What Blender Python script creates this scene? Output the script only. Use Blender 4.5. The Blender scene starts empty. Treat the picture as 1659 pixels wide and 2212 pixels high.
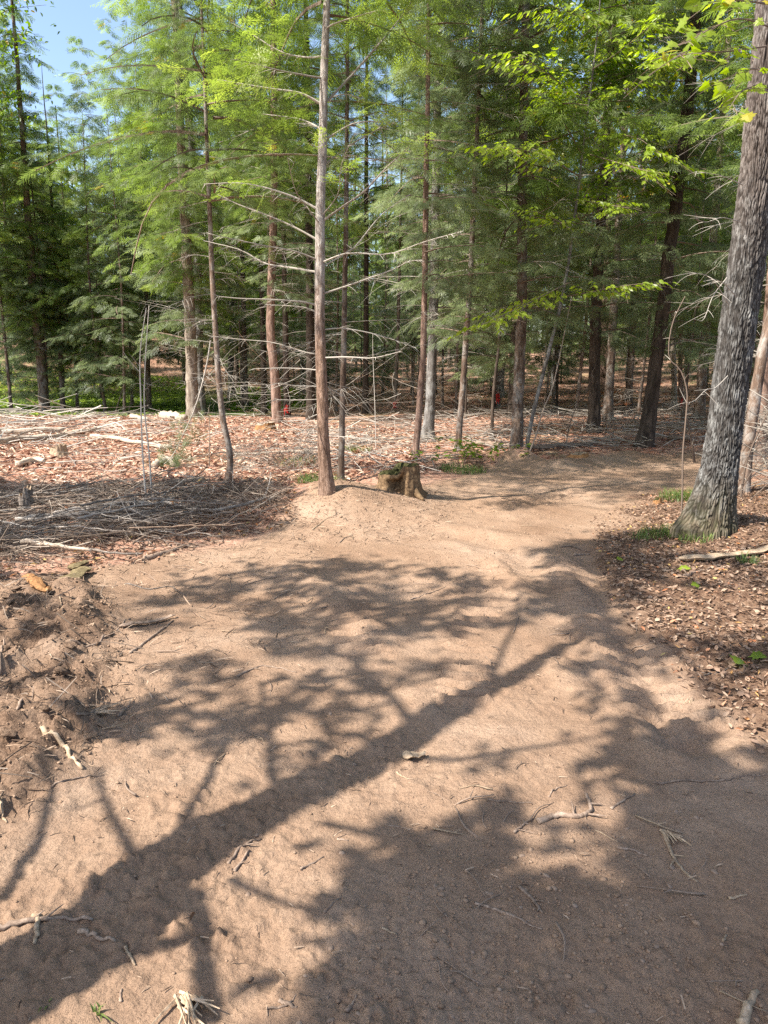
import bpy, math, random
import numpy as np
from mathutils import Vector

random.seed(7)
RNG = np.random.default_rng(11)
S = bpy.context.scene
COL = S.collection

# ------------------------------------------------------------------ camera, sky, sun, exposure
CAM_H = 1.6
FPX = 1659.0                       # focal length in units of the 1659x2212 working frame
PITCH = math.atan((1106 - 778) / FPX)
cam_data = bpy.data.cameras.new('camera')
cam = bpy.data.objects.new('camera', cam_data)
COL.objects.link(cam)
cam.location = (0, 0, CAM_H)
cam.rotation_euler = (math.pi / 2 - PITCH, 0, 0)
cam_data.sensor_fit = 'VERTICAL'
cam_data.sensor_height = 32.0
cam_data.lens = 32.0 * FPX / 2212.0
cam_data.clip_start = 0.05
cam_data.clip_end = 600
S.camera = cam

SUN_EL = math.radians(50)
SH_DIR = np.array([0.866, 0.5])          # ground direction in which shadows fall
COT = 1 / math.tan(SUN_EL)
world = bpy.data.worlds.new('World')
S.world = world
world.use_nodes = True
wn = world.node_tree
wn.nodes.clear()
w_out = wn.nodes.new('ShaderNodeOutputWorld')
w_bg = wn.nodes.new('ShaderNodeBackground')
w_sky = wn.nodes.new('ShaderNodeTexSky')
w_sky.sky_type = 'NISHITA'
w_sky.sun_disc = False
w_sky.sun_elevation = SUN_EL
w_sky.sun_rotation = math.atan2(-SH_DIR[0], -SH_DIR[1])
w_sky.air_density = 1.0
w_sky.dust_density = 1.6
w_sky.ozone_density = 1.0
w_bg.inputs['Strength'].default_value = 0.12
wn.links.new(w_sky.outputs[0], w_bg.inputs['Color'])
wn.links.new(w_bg.outputs[0], w_out.inputs['Surface'])

sun_d = bpy.data.lights.new('sun', 'SUN')
sun_d.energy = 5.0
sun_d.angle = math.radians(0.53)
sun_d.color = (1.0, 0.94, 0.86)
sun = bpy.data.objects.new('sun', sun_d)
COL.objects.link(sun)
ldir = Vector((SH_DIR[0] * COT, SH_DIR[1] * COT, -1)).normalized()
sun.rotation_euler = ldir.to_track_quat('-Z', 'Y').to_euler()
sun.location = (-30, -20, 40)

S.view_settings.view_transform = 'Standard'
S.view_settings.look = 'None'
S.view_settings.gamma = 1
S.view_settings.use_curve_mapping = False
S.view_settings.exposure = 1.37
S.render.engine = 'CYCLES'
S.cycles.max_bounces = 8
S.cycles.diffuse_bounces = 4
S.cycles.transmission_bounces = 3
S.cycles.glossy_bounces = 2
S.cycles.use_denoising = False
S.cycles.sample_clamp_indirect = 6

# ------------------------------------------------------------------ numeric noise
def _hash(ix, iy, seed):
    h = (ix.astype(np.int64) * 374761393 + iy.astype(np.int64) * 668265263 + seed * 1442695041) & 0xFFFFFFFF
    h = ((h ^ (h >> 13)) * 1274126177) & 0xFFFFFFFF
    h = ((h ^ (h >> 16)) * 2246822519) & 0xFFFFFFFF
    return ((h ^ (h >> 15)) & 0xFFFFFF) / float(0xFFFFFF)

def vn(x, y, seed=0):
    x = np.asarray(x, float); y = np.asarray(y, float)
    fx = np.floor(x); fy = np.floor(y)
    tx = x - fx; ty = y - fy
    ix = fx.astype(np.int64); iy = fy.astype(np.int64)
    tx = tx * tx * (3 - 2 * tx); ty = ty * ty * (3 - 2 * ty)
    a = _hash(ix, iy, seed); b = _hash(ix + 1, iy, seed)
    c = _hash(ix, iy + 1, seed); d = _hash(ix + 1, iy + 1, seed)
    return (a * (1 - tx) + b * tx) * (1 - ty) + (c * (1 - tx) + d * tx) * ty

def fbm(x, y, octv=4, seed=0, gain=0.5):
    s = 0; a = 1; n = 0
    for o in range(octv):
        s = s + a * vn(x * 2 ** o + 17.3 * o, y * 2 ** o - 9.1 * o, seed + o)
        n += a; a *= gain
    return s / n * 2 - 1

def voro(x, y, seed=0):
    """distance to nearest and second nearest jittered cell point"""
    fx = np.floor(x).astype(np.int64); fy = np.floor(y).astype(np.int64)
    d1 = np.full(np.shape(x), 9.0); d2 = d1.copy(); cid = np.zeros(np.shape(x))
    for i in (-1, 0, 1):
        for j in (-1, 0, 1):
            cx = fx + i; cy = fy + j
            px = cx + _hash(cx, cy, seed); py = cy + _hash(cx, cy, seed + 5)
            d = np.hypot(px - x, py - y)
            n = d < d1
            d2 = np.where(n, d1, np.minimum(d2, d))
            cid = np.where(n, _hash(cx, cy, seed + 9), cid)
            d1 = np.where(n, d, d1)
    return d1, d2, cid

def sstep(a, b, x):
    t = np.clip((x - a) / (b - a), 0, 1)
    return t * t * (3 - 2 * t)

# ------------------------------------------------------------------ frame -> place
SP, CP = math.sin(PITCH), math.cos(PITCH)
def ray(x, y):
    u = (x - 829.5) / FPX; v = (1106 - y) / FPX
    return np.array([u, CP + v * SP, -SP + v * CP])

def flat(x, y):
    d = ray(x, y)
    if d[2] > -0.012: d[2] = -0.012
    t = CAM_H / -d[2]
    return np.array([d[0] * t, d[1] * t])

def seg_dist(px, py, pts):
    best = np.full(np.shape(px), 1e9); along = np.zeros(np.shape(px)); side = np.zeros(np.shape(px)); acc = 0.0
    for a, b in zip(pts[:-1], pts[1:]):
        ax, ay = a[0], a[1]; dx, dy = b[0] - ax, b[1] - ay
        L = math.hypot(dx, dy) + 1e-9
        t = np.clip(((px - ax) * dx + (py - ay) * dy) / (L * L), 0, 1)
        d = np.hypot(px - ax - dx * t, py - ay - dy * t)
        n = d < best
        sd = ((px - ax) * dy - (py - ay) * dx) / L
        best = np.where(n, d, best); along = np.where(n, acc + t * L, along); side = np.where(n, sd, side)
        acc += L
    return best, along, side

def poly_sd(px, py, poly):
    """signed distance to polygon, positive inside"""
    p = list(poly) + [poly[0]]
    d, _, _ = seg_dist(px, py, p)
    ins = np.zeros(np.shape(px), bool)
    for a, b in zip(p[:-1], p[1:]):
        if a[1] == b[1]: continue
        c = ((a[1] > py) != (b[1] > py)) & (px < (b[0] - a[0]) * (py - a[1]) / (b[1] - a[1]) + a[0])
        ins ^= c
    return np.where(ins, d, -d)

TRACK = [flat(*p) for p in [(-700, 2700), (-500, 1600), (-150, 1300), (0, 1245), (200, 1222), (330, 1198), (480, 1172), (590, 1150), (620, 1112),
         (690, 1062), (760, 1055), (830, 1072), (930, 1052), (1000, 1028), (1100, 1000), (1200, 1006), (1300, 988),
         (1500, 976), (1700, 980), (1720, 1015), (1580, 1020), (1500, 1045), (1400, 1072), (1375, 1112), (1330, 1150), (1300, 1210),
         (1360, 1290), (1410, 1370), (1470, 1450), (1550, 1520), (1659, 1600), (1900, 1800), (2300, 2700)]]
CLODS = [flat(*p) for p in [(-120, 1250), (60, 1262), (200, 1275), (265, 1330), (255, 1420), (235, 1500), (180, 1600), (150, 1690), (60, 1760), (-60, 1800), (-160, 1500)]]
RIDGES = [([(985, 1180), (1060, 1215), (1130, 1270), (1150, 1330)], .028, .08),
          ([(1180, 1434), (1287, 1525), (1364, 1590), (1440, 1640)], .035, .08),
          ([(1100, 1003), (1200, 1012), (1290, 992), (1360, 985)], .12, .28),
          ([(830, 1075), (930, 1058), (1010, 1040), (1100, 1020)], .05, .2),
          ([(905, 1120), (1010, 1150), (1150, 1165)], .035, .15),
          ([(640, 1230), (760, 1330), (850, 1420), (900, 1500)], .03, .12),
          ([(1180, 1200), (1230, 1330), (1290, 1430), (1380, 1540)], .018, .1)]
RIDGES = [([flat(*q) for q in p], h, w) for p, h, w in RIDGES]
RUTS = [([(1268, 1190), (1302, 1284), (1324, 1342), (1350, 1395), (1400, 1470), (1480, 1600)], .028, .11),
        ([(1000, 1160), (1110, 1190), (1190, 1280), (1230, 1380)], .025, .13)]
RUTS = [([flat(*q) for q in p], h, w) for p, h, w in RUTS]
TREADS = [([(1440, 1390), (1450, 1440), (1470, 1500), (1500, 1570)], .24),
          ([(1215, 1195), (1235, 1260), (1275, 1340), (1330, 1430), (1420, 1560)], .17),
         ([(1090, 1190), (1040, 1290), (1010, 1400), (1000, 1520)], .15),
          ([(745, 1270), (750, 1310), (765, 1360), (790, 1420)], .16),
          ([(1000, 1100), (1060, 1090), (1150, 1075), (1250, 1060)], .3)]
TREADS = [([flat(*q) for q in p], w) for p, w in TREADS]
MOUNDS = [(flat(742, 1105), .24, .75), (flat(1122, 1000), .2, .32), (flat(862, 1075), .08, .5), (flat(690, 1085), .12, .5),
          (flat(90, 1300), .16, .35), (flat(40, 1380), .12, .4), (flat(180, 1350), .08, .3), (flat(60, 1560), .09, .3),
          (flat(1565, 1150), .14, .6), (flat(20, 1700), .06, .25)]

def gz(x, y):
    """height of the ground"""
    x = np.asarray(x, float); y = np.asarray(y, float)
    r = np.hypot(x, y)
    z = 0.05 * fbm(x * .35, y * .35, 3, 3)
    tr = poly_sd(x, y, TRACK)
    off = sstep(0.1, -0.8, tr)
    z = z + off * (.05 + .07 * fbm(x * .9, y * .9, 3, 21)) * sstep(2.5, 5, r)
    # far terrain: a slope on the left, gentle on the right
    left = sstep(.05, -.35, x / np.maximum(y, 5))
    fwd = np.where(y > 0, y, 0)
    z = z + left * 3.4 * sstep(29, 60, fwd) + sstep(35, 120, r) * 2.2 + (1 - left) * .8 * sstep(26, 55, fwd)
    z = z - .25 * np.exp(-((y - 26) / 3.2) ** 2) * left
    for c, h, w in MOUNDS:
        z = z + h * np.exp(-((x - c[0]) ** 2 + (y - c[1]) ** 2) / (w * w))
    near = (r < 22)
    for p, h, w in RIDGES:
        d, al, _ = seg_dist(x, y, p)
        z = z + h * np.exp(-(d / w) ** 2) * (.5 + .5 * vn(al * 2.5, al * 0 + 1.3, 4))
    for p, h, w in RUTS:
        d, al, _ = seg_dist(x, y, p)
        z = z - h * np.exp(-(d / w) ** 2) + .5 * h * np.exp(-((d - 1.8 * w) / (.5 * w)) ** 2)
    return z

def gz_fine(x, y):
    """ground height with the small relief that only the visible mesh needs"""
    z = gz(x, y)
    r = np.hypot(x, y)
    near = sstep(16, 9, r)
    tr = poly_sd(x, y, TRACK)
    z = z + near * (.022 * fbm(x * 2.1, y * 2.1, 3, 31) + .018 * fbm(x * 6, y * 6, 4, 37))
    crumb = sstep(-.35, .5, fbm(x * 1.3, y * 1.3, 2, 41))
    d1, d2, cid = voro(x * 17 + fbm(x * 9, y * 9, 2, 2), y * 17, 43)
    lump = np.clip(.55 - d1, 0, 1) * (cid > .60)
    z = z + near * lump * .034 * (0.15 + crumb * .9) * sstep(8.5, 5, r)
    z = z + near * .015 * (.35 + crumb) * np.abs(fbm(x * 30, y * 30, 2, 47)) * sstep(7, 3.5, r)
    for p, w in TREADS:
        d, al, sd = seg_dist(x, y, p)
        bar = np.sin((al + .25 * np.abs(sd)) * 2 * math.pi / .10)
        z = z + near * .017 * np.clip(bar * 1.6, -1, 1) * sstep(w, w * .75, d) * sstep(.15, .4, vn(x * 3, y * 3, 51))
    cs = sstep(-.12, .12, poly_sd(x, y, CLODS))
    wx = x + .06 * fbm(x * 6, y * 6, 2, 61); wy = y + .06 * fbm(x * 6 + 9, y * 6, 2, 62)
    a1, a2, ac = voro(wx * 4.2, wy * 4.2, 63)
    b1, b2, bc = voro(wx * 11, wy * 11, 67)
    z = z + cs * ((ac - .4) * .085 * sstep(.0, .18, a2 - a1) + (bc - .4) * .045 * sstep(0, .12, b2 - b1) + .035 * fbm(x * 9, y * 9, 4, 68, .65) + .018 * fbm(x * 26, y * 26, 3, 69, .7))
    lit = sstep(.05, -.25, tr) * near
    z = z + lit * .012 * fbm(x * 24, y * 24, 2, 71)
    return z

def G(x, y, h=0.0):
    """place on the ground seen at frame position x, y"""
    d = ray(x, y)
    if d[2] > -0.012: d[2] = -0.012
    z = 0.0
    for _ in range(12):
        t = (CAM_H - z) / -d[2]
        z = .5 * z + .5 * float(gz(d[0] * t, d[1] * t))
    p = np.array([d[0] * t, d[1] * t])
    return np.array([p[0], p[1], float(gz(p[0], p[1])) + h])

def P(x, y, Y):
    """place at forward distance Y seen at frame position x, y"""
    d = ray(x, y)
    return np.array([d[0] * Y / d[1], Y, CAM_H + d[2] * Y / d[1]])

# ------------------------------------------------------------------ mesh helpers
class MB:
    def __init__(s):
        s.v = []; s.f3 = []; s.f4 = []; s.n = 0; s.t = []
    def add(s, v, f3=None, f4=None, tint=0.5):
        v = np.asarray(v, float).reshape(-1, 3)
        s.v.append(v)
        if f3 is not None and len(f3): s.f3.append(np.asarray(f3, np.int64).reshape(-1, 3) + s.n)
        if f4 is not None and len(f4): s.f4.append(np.asarray(f4, np.int64).reshape(-1, 4) + s.n)
        s.t.append(np.full(len(v), tint) if np.isscalar(tint) else np.asarray(tint, float))
        s.n += len(v)
    def tube(s, pts, rad, sides=5, cap=True, tint=0.5, wob=0.0):
        pts = np.asarray(pts, float); n = len(pts)
        rad = np.full(n, float(rad)) if np.isscalar(rad) else np.asarray(rad, float)
        tg = np.gradient(pts, axis=0); tg /= np.linalg.norm(tg, axis=1, keepdims=True) + 1e-12
        ref = np.array([0, 0, 1.0]) if abs(tg[0][2]) < .9 else np.array([1.0, 0, 0])
        a = np.cross(tg, ref); a /= np.linalg.norm(a, axis=1, keepdims=True) + 1e-12
        b = np.cross(tg, a)
        th = np.arange(sides) * 2 * math.pi / sides
        rr = rad[:, None] * (1 + (wob * (RNG.random((n, sides)) - .5) if wob else 0))
        v = pts[:, None, :] + rr[..., None] * (np.cos(th)[None, :, None] * a[:, None, :] + np.sin(th)[None, :, None] * b[:, None, :])
        v = v.reshape(-1, 3)
        i = np.arange(n - 1)[:, None] * sides; j = np.arange(sides)[None, :]; k = (j + 1) % sides
        f4 = np.stack([i + j, i + k, i + sides + k, i + sides + j], -1).reshape(-1, 4)
        f3 = []
        if cap:
            v = np.vstack([v, pts[:1], pts[-1:]])
            c0 = n * sides; c1 = c0 + 1; o = (n - 1) * sides
            jj = np.arange(sides); kk = (jj + 1) % sides
            f3 = np.vstack([np.stack([jj * 0 + c0, kk, jj], -1), np.stack([jj * 0 + c1, o + jj, o + kk], -1)])
        s.add(v, f3, f4, tint)
    def inst(s, tv, tf3, pos, X, Z, scale, tint):
        """many placed copies of a small template (all triangles)"""
        n = len(pos)
        if n == 0: return
        X = X / (np.linalg.norm(X, axis=1, keepdims=True) + 1e-12)
        Z = Z - (Z * X).sum(1, keepdims=True) * X
        Z = Z / (np.linalg.norm(Z, axis=1, keepdims=True) + 1e-12)
        Y = np.cross(Z, X)
        sc = np.broadcast_to(np.asarray(scale, float), (n,))[:, None, None]
        v = pos[:, None, :] + sc * (tv[None, :, 0:1] * X[:, None, :] + tv[None, :, 1:2] * Y[:, None, :] + tv[None, :, 2:3] * Z[:, None, :])
        V = len(tv)
        f = tf3[None] + (np.arange(n) * V)[:, None, None]
        s.add(v.reshape(-1, 3), f.reshape(-1, 3), None, np.repeat(tint, V))
    def mesh(s, name, smooth=False):
        me = bpy.data.meshes.new(name)
        if not s.v: return me
        v = np.vstack(s.v)
        f3 = np.vstack(s.f3) if s.f3 else np.zeros((0, 3), np.int64)
        f4 = np.vstack(s.f4) if s.f4 else np.zeros((0, 4), np.int64)
        me.vertices.add(len(v)); me.vertices.foreach_set('co', v.astype(np.float32).ravel())
        loops = np.concatenate([f3.ravel(), f4.ravel()]).astype(np.int32)
        me.loops.add(len(loops)); me.loops.foreach_set('vertex_index', loops)
        st = np.concatenate([np.arange(len(f3)) * 3, len(f3) * 3 + np.arange(len(f4)) * 4]).astype(np.int32)
        me.polygons.add(len(st)); me.polygons.foreach_set('loop_start', st)
        me.polygons.foreach_set('use_smooth', np.full(len(st), bool(smooth)))
        at = me.attributes.new('tint', 'FLOAT', 'POINT')
        at.data.foreach_set('value', np.concatenate(s.t).astype(np.float32))
        me.update(calc_edges=True)
        return me
    def build(s, name, mat, parent=None, smooth=False, loc=None, stuff=False):
        me = s.mesh(name, smooth)
        me.materials.append(mat)
        return link(name, me, parent, loc, stuff)

def link(name, me, parent=None, loc=None, stuff=False):
    o = bpy.data.objects.new(name, me); COL.objects.link(o)
    if parent is not None: o.parent = parent
    if loc is not None: o.location = tuple(float(c) for c in loc)
    if stuff: o['kind'] = 'stuff'
    return o

def tag(o, label=None, cat=None, group=None, kind=None):
    if label: o['label'] = label
    if cat: o['category'] = cat
    if group: o['group'] = group
    if kind: o['kind'] = kind
    return o

def empty(name, loc, label, cat, group=None, rz=0.0, sc=1.0):
    o = bpy.data.objects.new(name, None); COL.objects.link(o)
    o.location = tuple(float(c) for c in loc); o.rotation_euler = (0, 0, rz); o.scale = (sc, sc, sc)
    o.empty_display_size = .2
    return tag(o, label, cat, group)

def spline(pts, n):
    """smooth curve through points"""
    pts = np.asarray(pts, float)
    if len(pts) < 3:
        t = np.linspace(0, 1, n)[:, None]; return pts[0] * (1 - t) + pts[-1] * t
    p = np.vstack([2 * pts[0] - pts[1], pts, 2 * pts[-1] - pts[-2]])
    out = []
    m = len(pts) - 1
    for q in np.linspace(0, m, n):
        i = min(int(q), m - 1); t = q - i
        a, b, c, d = p[i], p[i + 1], p[i + 2], p[i + 3]
        out.append(.5 * (2 * b + (c - a) * t + (2 * a - 5 * b + 4 * c - d) * t * t + (3 * b - a - 3 * c + d) * t ** 3))
    return np.array(out)

# ------------------------------------------------------------------ materials
class N:
    def __init__(s, name):
        s.m = bpy.data.materials.new(name); s.m.use_nodes = True
        s.t = s.m.node_tree; s.b = s.t.nodes['Principled BSDF']; s.out = s.t.nodes['Material Output']
    def n(s, typ, **kw):
        nd = s.t.nodes.new(typ)
        for k, v in kw.items():
            if k in nd.inputs: nd.inputs[k].default_value = v
            else: setattr(nd, k, v)
        return nd
    def l(s, a, b): s.t.links.new(a, b)
    def ramp(s, fac, stops):
        r = s.n('ShaderNodeValToRGB'); s.l(fac, r.inputs[0])
        e = r.color_ramp.elements
        while len(e) < len(stops): e.new(0.5)
        for el, (p, c) in zip(e, stops): el.position = p; el.color = (*c, 1) if len(c) == 3 else c
        return r.outputs[0]
    def noise(s, scale, detail=4, vec=None, rough=.55, dist=0.0):
        nd = s.n('ShaderNodeTexNoise'); nd.inputs['Scale'].default_value = scale
        nd.inputs['Detail'].default_value = detail; nd.inputs['Roughness'].default_value = rough
        nd.inputs['Distortion'].default_value = dist
        if vec is not None: s.l(vec, nd.inputs['Vector'])
        return nd.outputs['Fac']
    def mix(s, f, a, b, mode='MIX'):
        m = s.n('ShaderNodeMix', data_type='RGBA', blend_type=mode)
        for sock, v in ((m.inputs[0], f), (m.inputs[6], a), (m.inputs[7], b)):
            if hasattr(v, 'links') or hasattr(v, 'is_linked'): s.l(v, sock)
            else: sock.default_value = v if isinstance(v, (int, float)) else (*v, 1)
        return m.outputs[2]
    def math(s, op, a, b=0.0):
        m = s.n('ShaderNodeMath', operation=op)
        for sock, v in ((m.inputs[0], a), (m.inputs[1], b)):
            if isinstance(v, (int, float)): sock.default_value = v
            else: s.l(v, sock)
        return m.outputs[0]
    def bump(s, h, strength=.5, dist=.01, prev=None):
        b = s.n('ShaderNodeBump'); b.inputs['Strength'].default_value = strength; b.inputs['Distance'].default_value = dist
        s.l(h, b.inputs['Height'])
        if prev is not None: s.l(prev, b.inputs['Normal'])
        return b.outputs[0]
    def pos(s): return s.n('ShaderNodeNewGeometry').outputs['Position']
    def obj(s, sc=(1, 1, 1)):
        tc = s.n('ShaderNodeTexCoord'); mp = s.n('ShaderNodeMapping')
        mp.inputs['Scale'].default_value = sc
        s.l(tc.outputs['Object'], mp.inputs['Vector']); return mp.outputs[0]
    def tint(s):
        a = s.n('ShaderNodeAttribute'); a.attribute_name = 'tint'; return a.outputs['Fac']
    def fin(s, col, rough=.9, normal=None, spec=.2):
        if hasattr(col, 'is_linked'): s.l(col, s.b.inputs['Base Color'])
        else: s.b.inputs['Base Color'].default_value = (*col, 1)
        if hasattr(rough, 'is_linked'): s.l(rough, s.b.inputs['Roughness'])
        else: s.b.inputs['Roughness'].default_value = rough
        s.b.inputs['Specular IOR Level'].default_value = spec
        if normal is not None: s.l(normal, s.b.inputs['Normal'])
        return s.m

def ground_mat():
    k = N('earth'); p = k.pos()
    a = k.n('ShaderNodeAttribute'); a.attribute_name = 'zones'
    sep = k.n('ShaderNodeSeparateColor'); k.l(a.outputs['Color'], sep.inputs[0])
    tr, litter, green = sep.outputs[0], sep.outputs[1], sep.outputs[2]
    big = k.noise(.9, 5, p); mid = k.noise(6, 6, p, .6); fine = k.noise(70, 5, p, .65); vfine = k.noise(420, 3, p, .6)
    sand = k.ramp(big, [(.3, (.225, .142, .09)), (.5, (.305, .205, .137)), (.7, (.36, .255, .18))])
    sand = k.mix(k.math('MULTIPLY', k.ramp(mid, [(.42, (0, 0, 0)), (.62, (1, 1, 1))]), .35), sand, (.215, .132, .084))
    sand = k.mix(k.ramp(fine, [(.3, (.5, .5, .5)), (.5, (0, 0, 0))]), sand, (.155, .097, .063))
    vo = k.n('ShaderNodeTexVoronoi', feature='F1'); vo.inputs['Scale'].default_value = 46; k.l(p, vo.inputs['Vector'])
    chip = k.ramp(vo.outputs['Distance'], [(.06, (1, 1, 1)), (.12, (0, 0, 0))])
    sand = k.mix(k.math('MULTIPLY', chip, .35), sand, (.42, .32, .23))
    v2 = k.n('ShaderNodeTexVoronoi', feature='F1'); v2.inputs['Scale'].default_value = 62; v2.inputs['Randomness'].default_value = 1.0; k.l(p, v2.inputs['Vector'])
    fl = k.math('MULTIPLY', k.ramp(v2.outputs['Distance'], [(.10, (1, 1, 1)), (.17, (0, 0, 0))]), k.ramp(k.noise(2.2, 4, p), [(.42, (.1, .1, .1)), (.62, (.85, .85, .85))]))
    sand = k.mix(fl, sand, (.085, .052, .035))
    # dry needle and twig litter of the clearing
    l1 = k.noise(26, 6, p, .7, .4)
    slash = k.ramp(l1, [(.25, (.11, .05, .034)), (.40, (.27, .145, .098)), (.52, (.40, .245, .17)), (.70, (.52, .38, .28))])
    l2 = k.noise(1.1, 4, p)
    slash = k.mix(k.ramp(l2, [(.45, (0, 0, 0)), (.65, (.6, .6, .6))]), slash, (.29, .14, .09))
    leaf = k.ramp(l1, [(.25, (.04, .024, .016)), (.45, (.12, .07, .045)), (.6, (.22, .14, .09)), (.75, (.33, .23, .15))])
    floor = k.mix(litter, slash, leaf)
    moss = k.ramp(k.noise(14, 5, p, .7), [(.3, (.025, .04, .008)), (.55, (.06, .11, .02)), (.75, (.12, .19, .04))])
    floor = k.mix(green, floor, moss)
    sand = k.mix(a.outputs['Alpha'], k.mix(k.ramp(fine, [(.35, (0, 0, 0)), (.6, (1, 1, 1))]), (.085, .052, .034), (.19, .122, .08)), sand)
    col = k.mix(tr, floor, sand)
    nb = k.bump(mid, .5, .03)
    nb = k.bump(k.noise(28, 5, p, .7, .8), .6, .016, nb)
    nb = k.bump(fine, .9, .014, nb)
    nb = k.bump(vfine, .7, .003, nb)
    return k.fin(col, .95, nb, .1)

def bark_mat(name, cols, zs=2.2, sc=9, strength=.9, dist=.02, lichen=None, lich_amt=.5):
    k = N(name); v = k.obj((sc, sc, sc / zs / 2))
    n1 = k.noise(1.6, 8, v, .65, .6); n2 = k.noise(5.5, 6, v, .7)
    rnd = k.n('ShaderNodeObjectInfo').outputs['Random']
    c = k.ramp(n1, [(.28, cols[0]), (.45, cols[1]), (.6, cols[2]), (.78, cols[3])])
    if lichen:
        v2 = k.obj((3, 3, 2)); ln = k.noise(2.6, 7, v2, .7)
        c = k.mix(k.math('MULTIPLY', k.ramp(ln, [(.47, (0, 0, 0)), (.6, (1, 1, 1))]), lich_amt), c, lichen)
    c = k.mix(k.ramp(n2, [(.3, (.55, .55, .55)), (.5, (0, 0, 0))]), c, tuple(x * .35 for x in cols[0]))
    h = k.n('ShaderNodeHueSaturation'); k.l(c, h.inputs['Color']); k.l(k.math('ADD', k.math('MULTIPLY', rnd, .5), .75), h.inputs['Value'])
    nb = k.bump(n1, strength, dist); nb = k.bump(n2, .6, dist * .4, nb)
    return k.fin(h.outputs[0], .92, nb, .15)

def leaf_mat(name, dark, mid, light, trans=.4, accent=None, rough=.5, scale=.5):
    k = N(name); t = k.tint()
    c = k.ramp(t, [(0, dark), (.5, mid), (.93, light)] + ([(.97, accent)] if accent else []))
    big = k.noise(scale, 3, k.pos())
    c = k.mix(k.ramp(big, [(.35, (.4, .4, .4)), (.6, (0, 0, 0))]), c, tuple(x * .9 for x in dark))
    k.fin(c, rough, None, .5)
    tr = k.n('ShaderNodeBsdfTranslucent')
    hs = k.n('ShaderNodeHueSaturation'); k.l(c, hs.inputs['Color']); hs.inputs['Value'].default_value = 1.7; hs.inputs['Hue'].default_value = .495; hs.inputs['Saturation'].default_value = 1.1
    k.l(hs.outputs[0], tr.inputs['Color'])
    ms = k.n('ShaderNodeMixShader'); ms.inputs[0].default_value = trans
    k.l(k.b.outputs[0], ms.inputs[1]); k.l(tr.outputs[0], ms.inputs[2]); k.l(ms.outputs[0], k.out.inputs['Surface'])
    return k.m

def wood_mat(name, a, b, c, sc=30):
    k = N(name); v = k.obj((sc, sc, sc))
    n = k.noise(1.0, 6, v, .7, 1.5); t = k.tint()
    col = k.ramp(n, [(.3, a), (.52, b), (.72, c)])
    hs = k.n('ShaderNodeHueSaturation'); k.l(col, hs.inputs['Color']); k.l(k.math('ADD', k.math('MULTIPLY', t, .9), .55), hs.inputs['Value'])
    return k.fin(hs.outputs[0], .85, k.bump(n, .6, .004), .2)

def tint_mat(name, stops, rough=.9, trans=0.0):
    k = N(name); c = k.ramp(k.tint(), stops); k.fin(c, rough, None, .15)
    if trans:
        tr = k.n('ShaderNodeBsdfTranslucent'); k.l(c, tr.inputs['Color'])
        ms = k.n('ShaderNodeMixShader'); ms.inputs[0].default_value = trans
        k.l(k.b.outputs[0], ms.inputs[1]); k.l(tr.outputs[0], ms.inputs[2]); k.l(ms.outputs[0], k.out.inputs['Surface'])
    return k.m

M = {}
M['earth'] = ground_mat()
M['bark'] = bark_mat('hemlock_bark', [(.035, .022, .015), (.105, .07, .05), (.19, .135, .10), (.32, .25, .20)], lichen=(.34, .33, .30), lich_amt=.5)
M['bark_red'] = bark_mat('reddish_bark', [(.05, .028, .02), (.15, .095, .07), (.26, .175, .135), (.38, .28, .22)])
k_ = N('central_bark'); v_ = k_.obj((16, 16, 3.2)); n1_ = k_.noise(2.2, 8, v_, .7, .8); n2_ = k_.noise(3.2, 6, k_.obj((4, 4, 2.2)), .7, .5)
sx_ = k_.n('ShaderNodeSeparateXYZ'); tc_ = k_.n('ShaderNodeTexCoord'); k_.l(tc_.outputs['Object'], sx_.inputs[0])
br_c = k_.ramp(n1_, [(.3, (.045, .025, .016)), (.45, (.16, .10, .068)), (.58, (.30, .20, .145)), (.75, (.42, .31, .24))])
gr_c = k_.ramp(n1_, [(.3, (.10, .075, .058)), (.45, (.27, .23, .20)), (.6, (.44, .41, .37)), (.8, (.60, .57, .53))])
hm_ = k_.ramp(k_.math('ADD', k_.math('MULTIPLY', sx_.outputs[2], .22), k_.math('MULTIPLY', n2_, .5)), [(.55, (0, 0, 0)), (.80, (1, 1, 1))])
cc_ = k_.mix(hm_, br_c, gr_c); cc_ = k_.mix(k_.ramp(n2_, [(.34, (.75, .75, .75)), (.44, (0, 0, 0))]), cc_, (.13, .085, .06))
M['bark_central'] = k_.fin(cc_, .9, k_.bump(n1_, 1.0, .03), .15)
M['bark_dark'] = bark_mat('dark_bark', [(.018, .013, .01), (.05, .037, .028), (.09, .068, .052), (.15, .12, .1)])
M['bark_grey'] = bark_mat('grey_bark', [(.03, .026, .022), (.09, .08, .07), (.16, .145, .13), (.28, .265, .24)], lichen=(.34, .34, .32), lich_amt=.5)
M['bark_pale'] = bark_mat('pale_bark', [(.07, .05, .035), (.19, .15, .115), (.31, .26, .205), (.46, .41, .34)])
M['dead'] = tint_mat('dead_twig', [(0, (.10, .08, .065)), (.5, (.27, .24, .20)), (1, (.50, .46, .40))])
M['brush_wood'] = tint_mat('brush_wood', [(0, (.06, .042, .03)), (.5, (.22, .17, .13)), (1, (.46, .40, .33))])
M['needle'] = leaf_mat('hemlock_needles', (.045, .07, .02), (.13, .19, .05), (.30, .39, .10), .5, (.42, .26, .03))
M['needle_bright'] = leaf_mat('sunlit_hemlock_needles', (.05, .085, .018), (.155, .225, .042), (.35, .44, .085), .52, (.55, .33, .03))
M['needle_blue'] = leaf_mat('bluish_hemlock_needles', (.05, .068, .034), (.14, .18, .08), (.29, .35, .16), .46)
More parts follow.
